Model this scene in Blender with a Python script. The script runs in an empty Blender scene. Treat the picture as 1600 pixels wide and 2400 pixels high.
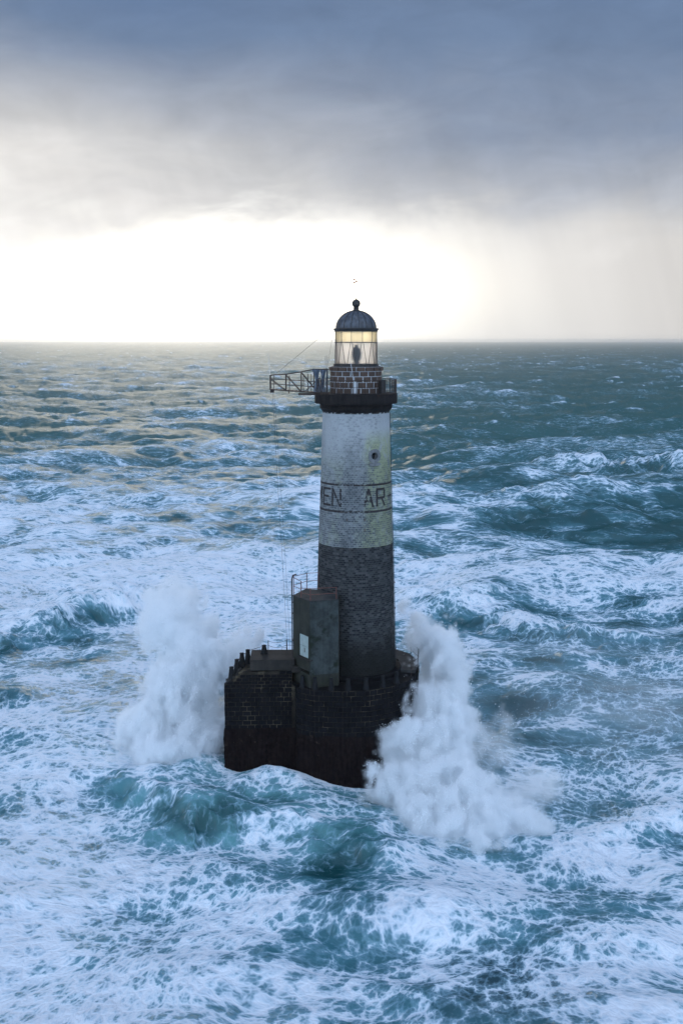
import bpy, bmesh, math, random
import numpy as np
from mathutils import Vector, Matrix

R = math.radians
PI = math.pi
scene = bpy.context.scene
col = scene.collection
random.seed(7)

# ------------------------------------------------------------------ camera
cam_data = bpy.data.cameras.new('camera')
cam_data.sensor_fit = 'VERTICAL'
cam_data.sensor_height = 36.0
cam_data.lens = 39.0
cam_data.clip_start = 0.5
cam_data.clip_end = 120000.0
cam = bpy.data.objects.new('camera', cam_data)
col.objects.link(cam)
cam.location = (-1.3, -100.0, 39.0)
cam.rotation_euler = (R(90 - 8.81), 0, 0)
scene.camera = cam

# ------------------------------------------------------------------ render settings
scene.view_settings.view_transform = 'Standard'
scene.view_settings.look = 'None'
scene.view_settings.exposure = -0.06
scene.view_settings.gamma = 1.0
scene.view_settings.use_curve_mapping = False
scene.render.engine = 'CYCLES'
cy = scene.cycles
cy.use_denoising = True
cy.use_adaptive_sampling = True
cy.adaptive_threshold = 0.03
cy.max_bounces = 32
cy.diffuse_bounces = 2
cy.glossy_bounces = 3
cy.transmission_bounces = 6
cy.transparent_max_bounces = 16
cy.volume_bounces = 28
cy.volume_step_rate = 1.0
cy.volume_max_steps = 256
cy.sample_clamp_indirect = 8.0
cy.caustics_reflective = False
cy.caustics_refractive = False

# ------------------------------------------------------------------ node helpers
class NT:
    """small wrapper for building node trees"""
    def __init__(self, tree):
        self.t = tree
        self.n = tree.nodes
        self.l = tree.links
    def new(self, kind, **kw):
        nd = self.n.new(kind)
        for k, v in kw.items():
            setattr(nd, k, v)
        return nd
    def put(self, sock, v):
        if isinstance(v, bpy.types.NodeSocket):
            self.l.new(v, sock)
        elif v is not None:
            if isinstance(v, (tuple, list)) and len(v) == 3 and sock.type == 'RGBA':
                v = (*v, 1.0)
            sock.default_value = v
    def m(self, op, a, b=None, c=None, clamp=False):
        nd = self.new('ShaderNodeMath', operation=op, use_clamp=clamp)
        for i, v in enumerate((a, b, c)):
            self.put(nd.inputs[i], v)
        return nd.outputs[0]
    def vm(self, op, a, b=None, scale=None):
        nd = self.new('ShaderNodeVectorMath', operation=op)
        self.put(nd.inputs[0], a)
        self.put(nd.inputs[1], b)
        if scale is not None:
            self.put(nd.inputs['Scale'], scale)
        return nd.outputs['Value'] if op in ('LENGTH', 'DOT_PRODUCT', 'DISTANCE') else nd.outputs[0]
    def mix(self, f, a, b, mode='MIX'):
        nd = self.new('ShaderNodeMix', data_type='RGBA', blend_type=mode)
        self.put(nd.inputs[0], f)
        self.put(nd.inputs[6], a)
        self.put(nd.inputs[7], b)
        return nd.outputs[2]
    def mixf(self, f, a, b):
        nd = self.new('ShaderNodeMix', data_type='FLOAT')
        self.put(nd.inputs[0], f)
        self.put(nd.inputs[2], a)
        self.put(nd.inputs[3], b)
        return nd.outputs[0]
    def ss(self, v, a, b, lo=0.0, hi=1.0, kind='SMOOTHSTEP'):
        nd = self.new('ShaderNodeMapRange', interpolation_type=kind)
        for i, x in enumerate((v, a, b, lo, hi)):
            self.put(nd.inputs[i], x)
        return nd.outputs[0]
    def noise(self, vec, scale, detail=3.0, rough=0.55, color=False, dist=0.0, dim='3D'):
        nd = self.new('ShaderNodeTexNoise', noise_dimensions=dim)
        self.put(nd.inputs['Vector'], vec)
        nd.inputs['Scale'].default_value = scale
        nd.inputs['Detail'].default_value = detail
        nd.inputs['Roughness'].default_value = rough
        nd.inputs['Distortion'].default_value = dist
        return nd.outputs['Color' if color else 'Fac']
    def voro(self, vec, scale, feature='DISTANCE_TO_EDGE', rand=1.0, dim='3D'):
        nd = self.new('ShaderNodeTexVoronoi', feature=feature, voronoi_dimensions=dim)
        self.put(nd.inputs['Vector'], vec)
        nd.inputs['Scale'].default_value = scale
        nd.inputs['Randomness'].default_value = rand
        return nd.outputs['Distance']
    def attr(self, name, out='Fac', kind='GEOMETRY'):
        nd = self.new('ShaderNodeAttribute', attribute_name=name, attribute_type=kind)
        return nd.outputs[out]
    def sep(self, v):
        nd = self.new('ShaderNodeSeparateXYZ')
        self.put(nd.inputs[0], v)
        return nd.outputs
    def comb(self, x, y, z):
        nd = self.new('ShaderNodeCombineXYZ')
        for i, v in enumerate((x, y, z)):
            self.put(nd.inputs[i], v)
        return nd.outputs[0]
    def ramp(self, f, stops, interp='LINEAR'):
        nd = self.new('ShaderNodeValToRGB')
        cr = nd.color_ramp
        cr.interpolation = interp
        while len(cr.elements) < len(stops):
            cr.elements.new(0.5)
        for e, (p, c) in zip(cr.elements, stops):
            e.position = p
            e.color = (*c, 1.0)
        self.put(nd.inputs[0], f)
        return nd.outputs[0]
    def bump(self, h, strength=0.5, dist=0.05, normal=None):
        nd = self.new('ShaderNodeBump')
        nd.inputs['Strength'].default_value = strength
        nd.inputs['Distance'].default_value = dist
        self.put(nd.inputs['Height'], h)
        if normal is not None:
            self.put(nd.inputs['Normal'], normal)
        return nd.outputs[0]

def new_mat(name):
    m = bpy.data.materials.new(name)
    m.use_nodes = True
    m.node_tree.nodes.clear()
    return m, NT(m.node_tree)

# ------------------------------------------------------------------ world: storm cloud deck with a bright gap along the horizon
SUN_AZ, SUN_EL = -8.0, 9.5          # degrees; azimuth from +Y towards +X
world = bpy.data.worlds.new('World')
scene.world = world
world.use_nodes = True
world.node_tree.nodes.clear()
W = NT(world.node_tree)
gen = W.new('ShaderNodeTexCoord').outputs['Generated']
dx, dy, dz = W.sep(W.vm('NORMALIZE', gen))
DEG = 180 / PI
el = W.m('MULTIPLY', W.m('ARCSINE', dz), DEG)
az = W.m('MULTIPLY', W.m('ARCTAN2', dx, dy), DEG)
sky = W.new('ShaderNodeTexSky', sky_type='NISHITA')
sky.sun_disc = False
sky.sun_elevation = R(SUN_EL)
sky.sun_rotation = R(SUN_AZ)
sky.air_density = 1.0
sky.dust_density = 2.5
sky.ozone_density = 2.0
nishita = W.vm('SCALE', sky.outputs[0], scale=0.10)
# soft cloud noise on a flat deck seen in perspective
den = W.m('ADD', W.m('MAXIMUM', dz, 0.0), 0.09)
deck = W.comb(W.m('DIVIDE', dx, den), W.m('DIVIDE', dy, den), 0.0)
n1 = W.noise(deck, 0.75, 4.0, 0.5, dist=0.6)
n2 = W.noise(W.comb(W.m('MULTIPLY', az, 0.09), W.m('MULTIPLY', el, 0.24), 3.7), 1.0, 5.0, 0.52, dist=0.8)
n3 = W.noise(W.comb(W.m('MULTIPLY', az, 0.22), W.m('MULTIPLY', el, 0.5), 9.1), 1.0, 6.0, 0.6, dist=0.5)
def blob(a0, e0, ra, re):
    a = W.m('DIVIDE', W.m('SUBTRACT', az, a0), ra)
    e = W.m('DIVIDE', W.m('SUBTRACT', el, e0), re)
    return W.m('POWER', 2.718, W.m('MULTIPLY', W.m('ADD', W.m('MULTIPLY', a, a), W.m('MULTIPLY', e, e)), -1.0))
# elevation warped by noise drives the deck's tone from the bright lower edge to the dark mass
elw = W.m('ADD', el, W.m('MULTIPLY', W.m('SUBTRACT', n2, 0.5), 3.2))
elw = W.m('ADD', elw, W.m('MULTIPLY', W.m('SUBTRACT', n1, 0.5), 1.8))
elw = W.m('ADD', elw, W.m('MULTIPLY', az, 0.07))
elw = W.m('SUBTRACT', elw, W.m('MULTIPLY', blob(-17.5, 10.0, 9.0, 3.2), 2.4))
elw = W.m('ADD', elw, W.m('MULTIPLY', blob(-10.0, 15.5, 7.5, 2.0), 2.5))
elw = W.m('ADD', elw, W.m('MULTIPLY', blob(11.0, 9.0, 10.0, 4.0), 1.5))
cloud = W.ramp(W.ss(elw, 4.0, 24.0, kind='LINEAR'), [
    (0.00, (1.00, 0.98, 0.95)), (0.08, (0.80, 0.785, 0.77)), (0.17, (0.63, 0.635, 0.65)), (0.28, (0.44, 0.475, 0.545)),
    (0.42, (0.265, 0.325, 0.44)), (0.55, (0.175, 0.250, 0.39)), (0.75, (0.135, 0.210, 0.36)), (1.00, (0.18, 0.26, 0.44))])
# mottling and faint rain shafts
shaft = W.noise(W.comb(W.m('MULTIPLY_ADD', el, 0.10, W.m('MULTIPLY', az, 0.34)), W.m('MULTIPLY', el, 0.03), 1.3), 1.0, 4.0, 0.55)
mot = W.m('MULTIPLY_ADD', W.m('SUBTRACT', n3, 0.5), 0.42, 1.0)
mot = W.m('MULTIPLY_ADD', W.m('MULTIPLY', W.m('SUBTRACT', shaft, 0.5), W.ss(el, 14.0, 6.0)), 0.32, mot)
cloud = W.vm('SCALE', cloud, scale=mot)
# overhead and behind the camera the deck is thinner and lets more sky through
thin = W.ss(el, 16.0, 50.0)
lift = W.ss(dy, 0.6, -0.7)
cloud = W.mix(W.m('MULTIPLY', thin, 0.85), cloud, (0.165, 0.25, 0.51))
cloud = W.mix(W.m('MULTIPLY', lift, 0.9), cloud, (1.22, 1.56, 2.10))
cloud = W.mix(W.m('MULTIPLY', W.m('MULTIPLY', thin, n1), 0.35), cloud, nishita)
# the clear gap, brightest towards the hidden sun
glow = W.m('POWER', 2.718, W.m('MULTIPLY', W.m('POWER', W.m('ABSOLUTE', W.m('DIVIDE', W.m('SUBTRACT', az, SUN_AZ + 1.0), 14.0)), 2.0), -1.0))
gapc = W.mix(W.ss(glow, 0.0, 1.0, kind='LINEAR'), (0.72, 0.70, 0.68), (1.16, 1.17, 1.16))
core = W.m('MULTIPLY', blob(SUN_AZ + 1.0, 2.6, 9.0, 2.4), 2.6)
gapc = W.vm('ADD', gapc, W.vm('SCALE', (1.0, 0.87, 0.62), scale=core))
edge = W.m('ADD', el, W.m('MULTIPLY', W.m('SUBTRACT', n3, 0.5), 5.4))
edge = W.m('ADD', edge, W.m('MULTIPLY', W.m('SUBTRACT', n2, 0.5), 3.0))
edge = W.m('ADD', edge, W.m('MULTIPLY', W.ss(az, 4.0, 16.0), 0.8))
edge = W.m('ADD', edge, W.m('MULTIPLY', blob(-16.5, 5.0, 5.5, 1.4), 2.6))
gap = W.ss(edge, 7.8, 3.9)
gapc = W.vm('SCALE', gapc, scale=W.m('MULTIPLY_ADD', W.m('MULTIPLY', W.m('SUBTRACT', shaft, 0.5), W.ss(az, -2.0, 12.0)), 0.26, 1.0))
gap = W.m('MULTIPLY', gap, W.ss(lift, 0.9, 0.2))
skycol = W.mix(gap, cloud, gapc)
bg = W.new('ShaderNodeBackground')
W.put(bg.inputs['Color'], skycol)
bg.inputs['Strength'].default_value = 1.0
W.l.new(bg.outputs[0], W.new('ShaderNodeOutputWorld').inputs['Surface'])

# ------------------------------------------------------------------ sun, low behind the cloud
sun_data = bpy.data.lights.new('sun', 'SUN')
sun_data.energy = 0.5
sun_data.angle = R(20)
sun_data.color = (1.0, 0.90, 0.74)
sun = bpy.data.objects.new('sun', sun_data)
col.objects.link(sun)
sv = Vector((math.sin(R(SUN_AZ)) * math.cos(R(SUN_EL)), math.cos(R(SUN_AZ)) * math.cos(R(SUN_EL)), math.sin(R(SUN_EL))))
sun.rotation_euler = (-sv).to_track_quat('-Z', 'Y').to_euler()

# ------------------------------------------------------------------ object helpers
def props(o, label=None, cat=None, group=None, kind=None):
    if label: o['label'] = label
    if cat: o['category'] = cat
    if group: o['group'] = group
    if kind: o['kind'] = kind
    return o

def empty(name, loc=(0, 0, 0), rz=0.0, parent=None):
    o = bpy.data.objects.new(name, None)
    o.empty_display_size = 0.3
    col.objects.link(o)
    o.location = loc
    o.rotation_euler = (0, 0, rz)
    if parent: o.parent = parent
    return o

def link_mesh(name, me, mat=None, parent=None):
    if mat is not None and not me.materials:
        me.materials.append(mat)
    o = bpy.data.objects.new(name, me)
    col.objects.link(o)
    if parent: o.parent = parent
    return o

def mesh_np(name, verts, faces, mat=None, parent=None, smooth=False):
    me = bpy.data.meshes.new(name)
    me.from_pydata([tuple(v) for v in verts], [], [tuple(f) for f in faces])
    me.update()
    if smooth:
        me.polygons.foreach_set('use_smooth', np.ones(len(me.polygons), bool))
    return link_mesh(name, me, mat, parent)

# ================================================================== SEA
rng = np.random.default_rng(11)
G = 9.81
def ocean_tile(N, L, V, wind, hs, chop, lmin, spread=0.22, seed=1):
    r = np.random.default_rng(seed)
    k1 = 2 * PI * np.fft.fftfreq(N, L / N)
    kx, ky = np.meshgrid(k1, k1, indexing='ij')
    k = np.hypot(kx, ky); k[0, 0] = 1e-6
    Lp = V * V / G
    c = (kx * wind[0] + ky * wind[1]) / k
    S = np.exp(-1 / (k * Lp) ** 2) / k ** 3.7 * (spread + (1 - spread) * c ** 4 * np.where(c > 0, 1, 0.3))
    S *= np.exp(-(k * lmin / (2 * PI)) ** 2)
    S[0, 0] = 0
    h = np.sqrt(S) * (r.standard_normal((N, N)) + 1j * r.standard_normal((N, N)))
    z = np.fft.ifft2(h).real
    s = hs / 4 / z.std()
    h = h * s
    f = lambda a: np.fft.ifft2(a).real
    # a consistent real field: use the hermitian part
    H = np.fft.fft2(f(h))
    Dx = f(-1j * kx / k * H) ; Dy = f(-1j * ky / k * H)
    Dxx = f(kx * kx / k * H); Dyy = f(ky * ky / k * H); Dxy = f(kx * ky / k * H)
    J = (1 + chop * -Dxx) * (1 + chop * -Dyy) - (chop * Dxy) ** 2
    low = []
    for cut in (9.0, 40.0):
        g = np.exp(-(k * cut / (2 * PI)) ** 2)
        low.append(f(H * g))
    return dict(L=L, N=N, z=f(H), dx=-chop * Dx * -1, dy=-chop * Dy * -1, J=J, low=low)

def samp(a, x, y, L, N):
    u = (x / L * N) % N; v = (y / L * N) % N
    i = u.astype(int); j = v.astype(int)
    fu = u - i; fv = v - j
    i1 = (i + 1) % N; j1 = (j + 1) % N; i %= N; j %= N
    return (a[i, j] * (1 - fu) + a[i1, j] * fu) * (1 - fv) + (a[i, j1] * (1 - fu) + a[i1, j1] * fu) * fv

wind = np.array((0.30, -0.954))
TA = ocean_tile(1024, 760.0, 14.5, wind, 6.2, 1.3, 3.4, 0.09, 3)
TB = ocean_tile(512, 231.0, 6.5, np.array((-0.25, -0.97)), 1.35, 1.1, 0.9, 0.35, 5)
# whitecaps: where the surface folds, trailing away upwind
def caps(T, j0, k, steps, step, decay):
    f = np.clip((j0 - T['J']) * k, 0, 1)
    out = f.copy(); cur = f
    cell = T['L'] / T['N']
    for i in range(1, steps):
        sx = int(round(-wind[0] * step * i / cell)); sy = int(round(-wind[1] * step * i / cell))
        out = np.maximum(out, np.roll(np.roll(f, sx, 0), sy, 1) * decay ** i)
    return out
CA = caps(TA, 0.42, 2.2, 16, 1.5, 0.87)
CB = caps(TB, 0.35, 1.6, 6, 0.7, 0.8)

FOAM = [(-1374.02, 4408.57, 0.12), (-1.3, 4408.57, 0.1), (1371.42, 4408.57, 0.08), (-238.69, 674.68, 0.3), (-154.56, 902.07, 0.3), (-27.09, 572.62, 0.35), (151.96, 902.07, 0.12), (205.06, 572.62, 0.08), (-131.0, 381.45, 0.3), (-82.51, 321.26, 0.35), (-38.36, 381.45, 0.4), (62.87, 738.15, 0.45), (76.46, 405.46, 0.2), (122.58, 359.59, 0.15), (-89.56, 225.7, 0.55), (-53.4, 236.65, 0.55), (-19.63, 215.43, 0.55), (24.75, 236.65, 0.25), (58.72, 288.77, 0.4), (85.16, 260.87, 0.5), (120.51, 321.26, 0.45), (85.9, 188.11, 0.3), (-66.61, 139.43, 0.92), (-40.47, 151.61, 0.85), (-12.5, 139.43, 0.65), (14.37, 151.61, 0.5), (32.98, 151.61, 0.4), (53.93, 158.17, 0.4), (65.52, 128.35, 0.35), (36.25, 113.48, 0.6), (-54.12, 92.49, 1.15), (-31.48, 92.49, 1.15), (-12.84, 96.36, 1.1), (13.11, 104.58, 0.6), (12.72, 78.39, 1.05), (24.62, 88.77, 0.75), (37.17, 96.36, 0.6), (53.62, 100.39, 0.65), (54.37, 81.72, 0.7), (-46.02, 52.97, 0.8), (-31.52, 52.97, 0.75), (-33.3, 41.66, 0.6), (-13.77, 57.99, 1.0), (17.03, 66.15, 0.6), (26.19, 66.15, 0.45), (38.63, 69.06, 0.75), (43.04, 60.63, 0.45), (18.92, 45.98, 0.7), (30.95, 48.24, 0.75), (44.44, 48.24, 0.6), (-37.67, 23.27, 0.8), (-28.63, 20.12, 0.75), (19.39, 30.04, 0.75), (32.77, 31.85, 0.72), (17.21, 15.69, 0.55), (26.79, 17.13, 0.7), (36.1, 20.12, 0.75), (17.34, 2.91, 0.6), (22.47, 1.78, 0.7), (31.0, 2.91, 0.8), (-30.29, 2.91, 0.78), (-23.84, 1.78, 0.75), (-28.52, -9.27, 0.7), (-23.16, -10.17, 0.65), (-19.86, -8.36, 0.5), (-15.74, -11.04, 0.25), (-11.84, -13.58, 0.3), (-8.73, -8.36, 0.4), (-5.16, -4.54, 0.45), (-1.3, -8.36, 0.35), (0.85, -11.91, 0.35), (-8.09, -16.76, 0.45), (-3.04, -14.4, 0.4), (2.04, -18.27, 0.4), (5.1, -21.83, 0.5), (-19.34, -19.73, 0.9), (-12.41, -22.51, 0.8), (-6.92, -23.83, 0.6), (-1.3, -25.11, 0.6), (18.93, -9.27, 0.8), (26.03, -10.17, 1.0), (16.27, -13.58, 0.65), (18.55, -19.01, 0.7), (23.3, -19.73, 0.6), (22.39, -14.4, 0.85), (11.0, -25.11, 0.75), (7.65, -27.56, 0.75), (-22.5, -26.35, 1.05), (-15.88, -29.3, 0.85), (-12.14, -30.96, 0.72), (-5.68, -29.3, 0.75), (0.16, -29.3, 0.72), (4.33, -32.03, 0.85), (13.28, -29.3, 0.7), (19.12, -29.3, 0.8), (-19.68, -36.96, 1.05), (-16.04, -35.55, 0.85), (-9.18, -36.96, 1.0), (-2.63, -36.03, 0.85), (2.64, -36.96, 0.75), (6.63, -36.5, 0.6), (8.93, -38.75, 0.62), (13.14, -36.96, 0.7), (17.33, -36.03, 0.92), (3.69, -40.45, 0.6), (17.9, -41.27, 0.85), (-19.63, -40.86, 0.9), (-6.22, -41.27, 0.9)]
FOAM = np.array(FOAM)

def seg_field(x, y, path, width, ahead=0.0):
    """signed-ish distance to a polyline: returns (distance, side) ; side < 0 towards the camera"""
    best = np.full(x.shape, 1e9); side = np.zeros(x.shape); tt = np.zeros(x.shape)
    n = len(path) - 1
    for q in range(n):
        ax, ay = path[q]; bx, by = path[q + 1]
        ex, ey = bx - ax, by - ay
        t = np.clip(((x - ax) * ex + (y - ay) * ey) / (ex * ex + ey * ey), 0, 1)
        px, py = x - (ax + ex * t), y - (ay + ey * t)
        d = np.hypot(px, py)
        m = d < best
        best = np.where(m, d, best)
        side = np.where(m, (ex * py - ey * px) / math.hypot(ex, ey), side)
        tt = np.where(m, (q + t) / n, tt)
    return best, side, tt

# steep wave ridges that can be picked out round the rock (crest line, height, back width, face width, foam on crest)
RIDGES = [
    ([(-21.5, -2.5), (-20.57, -4.52), (-18.8, -7.94), (-15.71, -11.13), (-13.22, -13.2), (-9.79, -12.9), (-4.8, -13.7), (0.41, -15.76), (2.93, -20.31), (5.28, -23.43)], 1.7, 3.6, 2.0, 0.15),
    ([(-12.0, -9.2), (-8.5, -8.2), (-4.0, -9.4), (0.5, -11.0), (4.0, -12.5)], 0.8, 2.2, 1.4, 0.15),
    ([(6.59, 60.4), (14.5, 64.0), (19.0, 58.0), (25.0, 51.0), (34.0, 46.0), (46.0, 47.0)], 2.4, 8.0, 4.0, 0.35),
    ([(-56.0, 45.0), (-48.25, 48.7), (-42.8, 55.0), (-36.9, 64.7), (-33.1, 72.4)], 2.6, 9.0, 4.5, 0.5),
    ([(70.0, 235.0), (83.7, 252.0), (96.0, 250.0), (112.0, 240.0)], 4.6, 16.0, 9.0, 0.45),
    ([(8.0, 93.0), (14.0, 91.0), (21.0, 86.0)], 1.8, 7.0, 4.0, 0.5),
    ([(17.0, 140.0), (38.0, 158.0), (58.0, 172.0), (80.0, 178.0)], 1.8, 14.0, 9.0, 0.35),
    ([(14.0, -24.0), (18.0, -17.5), (23.0, -15.0), (30.0, -14.5)], 1.2, 3.0, 2.0, 0.25),
    ([(-22.0, -29.0), (-15.0, -24.5), (-8.0, -25.5), (0.0, -29.0), (8.0, -31.5), (16.0, -27.0)], 0.8, 3.5, 2.5, 0.1),
    ([(0.0, -41.0), (7.0, -37.0), (14.0, -33.0), (22.0, -31.0)], 0.6, 3.0, 2.0, 0.1),
]

PIER_LOOP = [(-11.8, -4.6), (-5.7, -4.35), (-5.2, -5.55), (-3.7, -6.45), (-1.2, -6.75), (1.2, -6.45), (3.2, -5.35), (4.8, -3.4), (5.8, -1.0), (6.1, 1.5)]
def sea_surface(x, y):
    """displaced position and foam attributes for points of the calm sea plane"""
    r = np.hypot(x + 1.3, y + 100.0)
    a1 = np.clip((r - 700) / 2500, 0, 1); a2 = np.clip((r - 1500) / 4000, 0, 1)
    near = np.clip((np.hypot(x, y) - 10) / 160, 0, 1)
    amp = 0.21 + 0.79 * near ** 0.75
    zA = samp(TA['z'], x, y, TA['L'], TA['N'])
    zA1 = samp(TA['low'][0], x, y, TA['L'], TA['N']); zA2 = samp(TA['low'][1], x, y, TA['L'], TA['N'])
    z = (zA * (1 - a1) + zA1 * a1) * (1 - a2) + zA2 * a2
    c, s = math.cos(0.5), math.sin(0.5)
    xb, yb = c * x - s * y, s * x + c * y
    zB = samp(TB['z'], xb, yb, TB['L'], TB['N'])
    milk = np.exp(-((x + 6) / 15) ** 2 - ((y + 12) / 9) ** 2)
    ampB = (0.62 + 0.38 * near) * (1 - a1) * (1 - 0.6 * milk)
    dxA = samp(TA['dx'], x, y, TA['L'], TA['N']); dyA = samp(TA['dy'], x, y, TA['L'], TA['N'])
    z = z * amp + zB * ampB
    ox = dxA * amp * (1 - a1); oy = dyA * amp * (1 - a1)
    # custom ridges
    cover = np.zeros_like(x)
    for path, h, wb, wf, fo in RIDGES:
        xs = [p[0] for p in path]; ys = [p[1] for p in path]
        pad = 5 * wb
        m = (x > min(xs) - pad) & (x < max(xs) + pad) & (y > min(ys) - pad) & (y < max(ys) + pad)
        if not m.any(): continue
        wob = 0.22 * wf * samp(TB['z'], xb[m] * 3.1, yb[m] * 3.1, TB['L'], TB['N']) / 0.3
        d, sd, t = seg_field(x[m], y[m], path, wb)
        sd = sd + wob
        env = np.clip(np.minimum(t, 1 - t) / 0.14, 0, 1); env = env * env * (3 - 2 * env)
        w = np.where(sd > 0, wb, wf)
        env = env * np.exp(-np.maximum(d - np.abs(sd), 0) ** 2 / wb ** 2)
        var = 0.75 + 0.5 * samp(TB['z'], xb[m] * 0.7 + 40, yb[m] * 0.7, TB['L'], TB['N']) / 0.3 * 0.5
        z[m] += h * env * var * np.exp(-(sd / w) ** 2)
        z[m] -= 0.35 * h * env * np.exp(-((sd + 2.2 * wf) / (1.6 * wf)) ** 2)
        cover[m] += fo * env * np.exp(-((sd - 0.1 * wb) / (0.55 * wb)) ** 2)
        cover[m] -= (0.30 if h > 1.25 else 0.06) * env * np.exp(-((sd + 0.9 * wf) / (0.8 * wf)) ** 2)
    # the swell heaping up against the rock
    z += 1.5 * np.exp(-(((x + 7.3) / 4.2) ** 2 + ((y + 6.2) / 2.6) ** 2))
    z += 1.6 * np.exp(-(((x + 14.5) / 3.0) ** 2 + ((y + 2.5) / 4.5) ** 2))
    z -= 0.4 * np.exp(-(((x - 2.0) / 3.5) ** 2 + ((y + 8.0) / 2.6) ** 2))
    # white wash along the rock and under the bursts of spray
    nearp = np.hypot(x + 3, y) < 30
    dp_, _, _ = seg_field(x[nearp], y[nearp], PIER_LOOP, 1.0)
    cover[nearp] += 0.50 * np.exp(-(dp_ / 0.9) ** 2)
    cover += 0.40 * np.exp(-(((x - 8.0) / 6.0) ** 2 + ((y + 13.5) / 5.0) ** 2) ** 2)
    cover += 0.40 * np.exp(-(((x + 17.0) / 5.0) ** 2 + ((y - 0.0) / 5.5) ** 2) ** 2)
    # foam coverage: interpolated field + whitecaps
    lr = np.log(np.maximum(r, 5)); an = np.arctan2(x + 1.3, y + 100.0)
    pr = np.log(np.hypot(FOAM[:, 0] + 1.3, FOAM[:, 1] + 100)); pa = np.arctan2(FOAM[:, 0] + 1.3, FOAM[:, 1] + 100)
    num = np.zeros_like(x); wsum = np.full_like(x, 1e-9)
    for (fx, fy, fc), q, a in zip(FOAM, pr, pa):
        d2 = ((an - a) / 0.055) ** 2 + ((lr - q) / 0.11) ** 2
        w = 1 / (0.12 + d2) ** 2
        num += w * fc; wsum += w
    base = num / wsum + 0.07 * np.clip((-17.0 - y) / 4.0, 0, 1) - 0.09 * np.clip((r - 190) / 60, 0, 1)
    capsA = samp(CA, x, y, TA['L'], TA['N']); capsB = samp(CB, xb, yb, TB['L'], TB['N'])
    J = samp(TA['J'], x, y, TA['L'], TA['N'])
    far = np.clip((r - 150) / 500, 0, 1)
    wx = samp(FN[0], x, y, 97.0, 512); wy = samp(FN[1], x, y, 97.0, 512)
    # long wind-drawn streaks, stretched across the view
    cs, sn = math.cos(R(12)), math.sin(R(12))
    xs, ys = cs * x - sn * y + 5 * wx, sn * x + cs * y + 5 * wy
    st = samp(FN[2], xs * 0.30, ys, 131.0, 512) * 0.6 + samp(FN[3], xs * 0.24, ys * 0.8, 47.0, 512) * 0.4 * (1 - a1)
    patch = samp(FN[1], x, y, 310.0, 512)
    foam = base + cover + capsA * (0.55 + 0.75 * far) * amp + capsB * 0.20 * (1 - a1)
    foam += st * (0.13 + 0.04 * far) + patch * 0.09 + samp(FN[0], x, y * 1.3, 55.0, 512) * 0.155 * (1 - far) + 0.05 * z * np.clip(base * 2, 0, 1)
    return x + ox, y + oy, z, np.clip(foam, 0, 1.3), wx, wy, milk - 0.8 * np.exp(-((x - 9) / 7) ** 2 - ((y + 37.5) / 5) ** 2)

def noise_tile(N, beta, seed, lo=1):
    r = np.random.default_rng(seed)
    f = np.fft.fftfreq(N, 1 / N)
    k = np.hypot(*np.meshgrid(f, f)); k[0, 0] = 1
    a = np.where(k < lo, 0, k ** -beta)
    a[0, 0] = 0
    n = np.fft.ifft2(np.fft.fft2(r.standard_normal((N, N))) * a).real
    return n / n.std()
FN = [noise_tile(512, 2.6, 21, 3), noise_tile(512, 2.6, 22, 3), noise_tile(512, 1.55, 23, 3), noise_tile(512, 1.5, 24, 3)]

# grid: rings round the camera's ground point, fine inside the wedge that can be seen, closing to a full disc
fine = np.radians(np.linspace(-33, 33, 800))
coarse = np.radians(np.linspace(33, 327, 90)[1:-1])
angs = np.concatenate([fine, coarse])
rad = [30.0]
while rad[-1] < 26000:
    rr = rad[-1]
    rad.append(rr * (1 + (0.0032 if rr < 110 else 0.0032 + 0.0058 * min(1, math.log(rr / 110) / 2.2))))
rad = np.array([8.0, 14.0, 20.0, 25.0] + rad)
nr, na = len(rad), len(angs)
AA, RR = np.meshgrid(angs, rad)
gx = (-1.3 + RR * np.sin(AA)).ravel(); gy = (-100.0 + RR * np.cos(AA)).ravel()
sx, sy, sz, sf, swx, swy, smk = sea_surface(gx, gy)
sz = np.where(RR.ravel() < 28, -0.5, sz)
verts = np.stack([sx, sy, sz], 1)
i = np.arange(nr - 1)[:, None]; j = np.arange(na)[None, :]
j1 = (j + 1) % na
quads = np.stack([i * na + j, i * na + j1, (i + 1) * na + j1, (i + 1) * na + j], -1).reshape(-1, 4)[:, ::-1]
me = bpy.data.meshes.new('sea')
nv, nq = len(verts), len(quads)
me.vertices.add(nv); me.vertices.foreach_set('co', verts.astype(np.float32).ravel())
me.loops.add(nq * 4); me.loops.foreach_set('vertex_index', quads.astype(np.int32).ravel())
me.polygons.add(nq)
me.polygons.foreach_set('loop_start', (np.arange(nq) * 4).astype(np.int32))
me.polygons.foreach_set('use_smooth', np.ones(nq, bool))
me.update(calc_edges=True)
at = me.attributes.new('foam', 'FLOAT', 'POINT'); at.data.foreach_set('value', sf.astype(np.float32))
at = me.attributes.new('milk', 'FLOAT', 'POINT'); at.data.foreach_set('value', smk.astype(np.float32))
at = me.attributes.new('warp', 'FLOAT_VECTOR', 'POINT')
at.data.foreach_set('vector', np.stack([gx + swx * 0.9, gy + swy * 0.9, 0 * gx], 1).astype(np.float32).ravel())
print('sea quads', nq)

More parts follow.
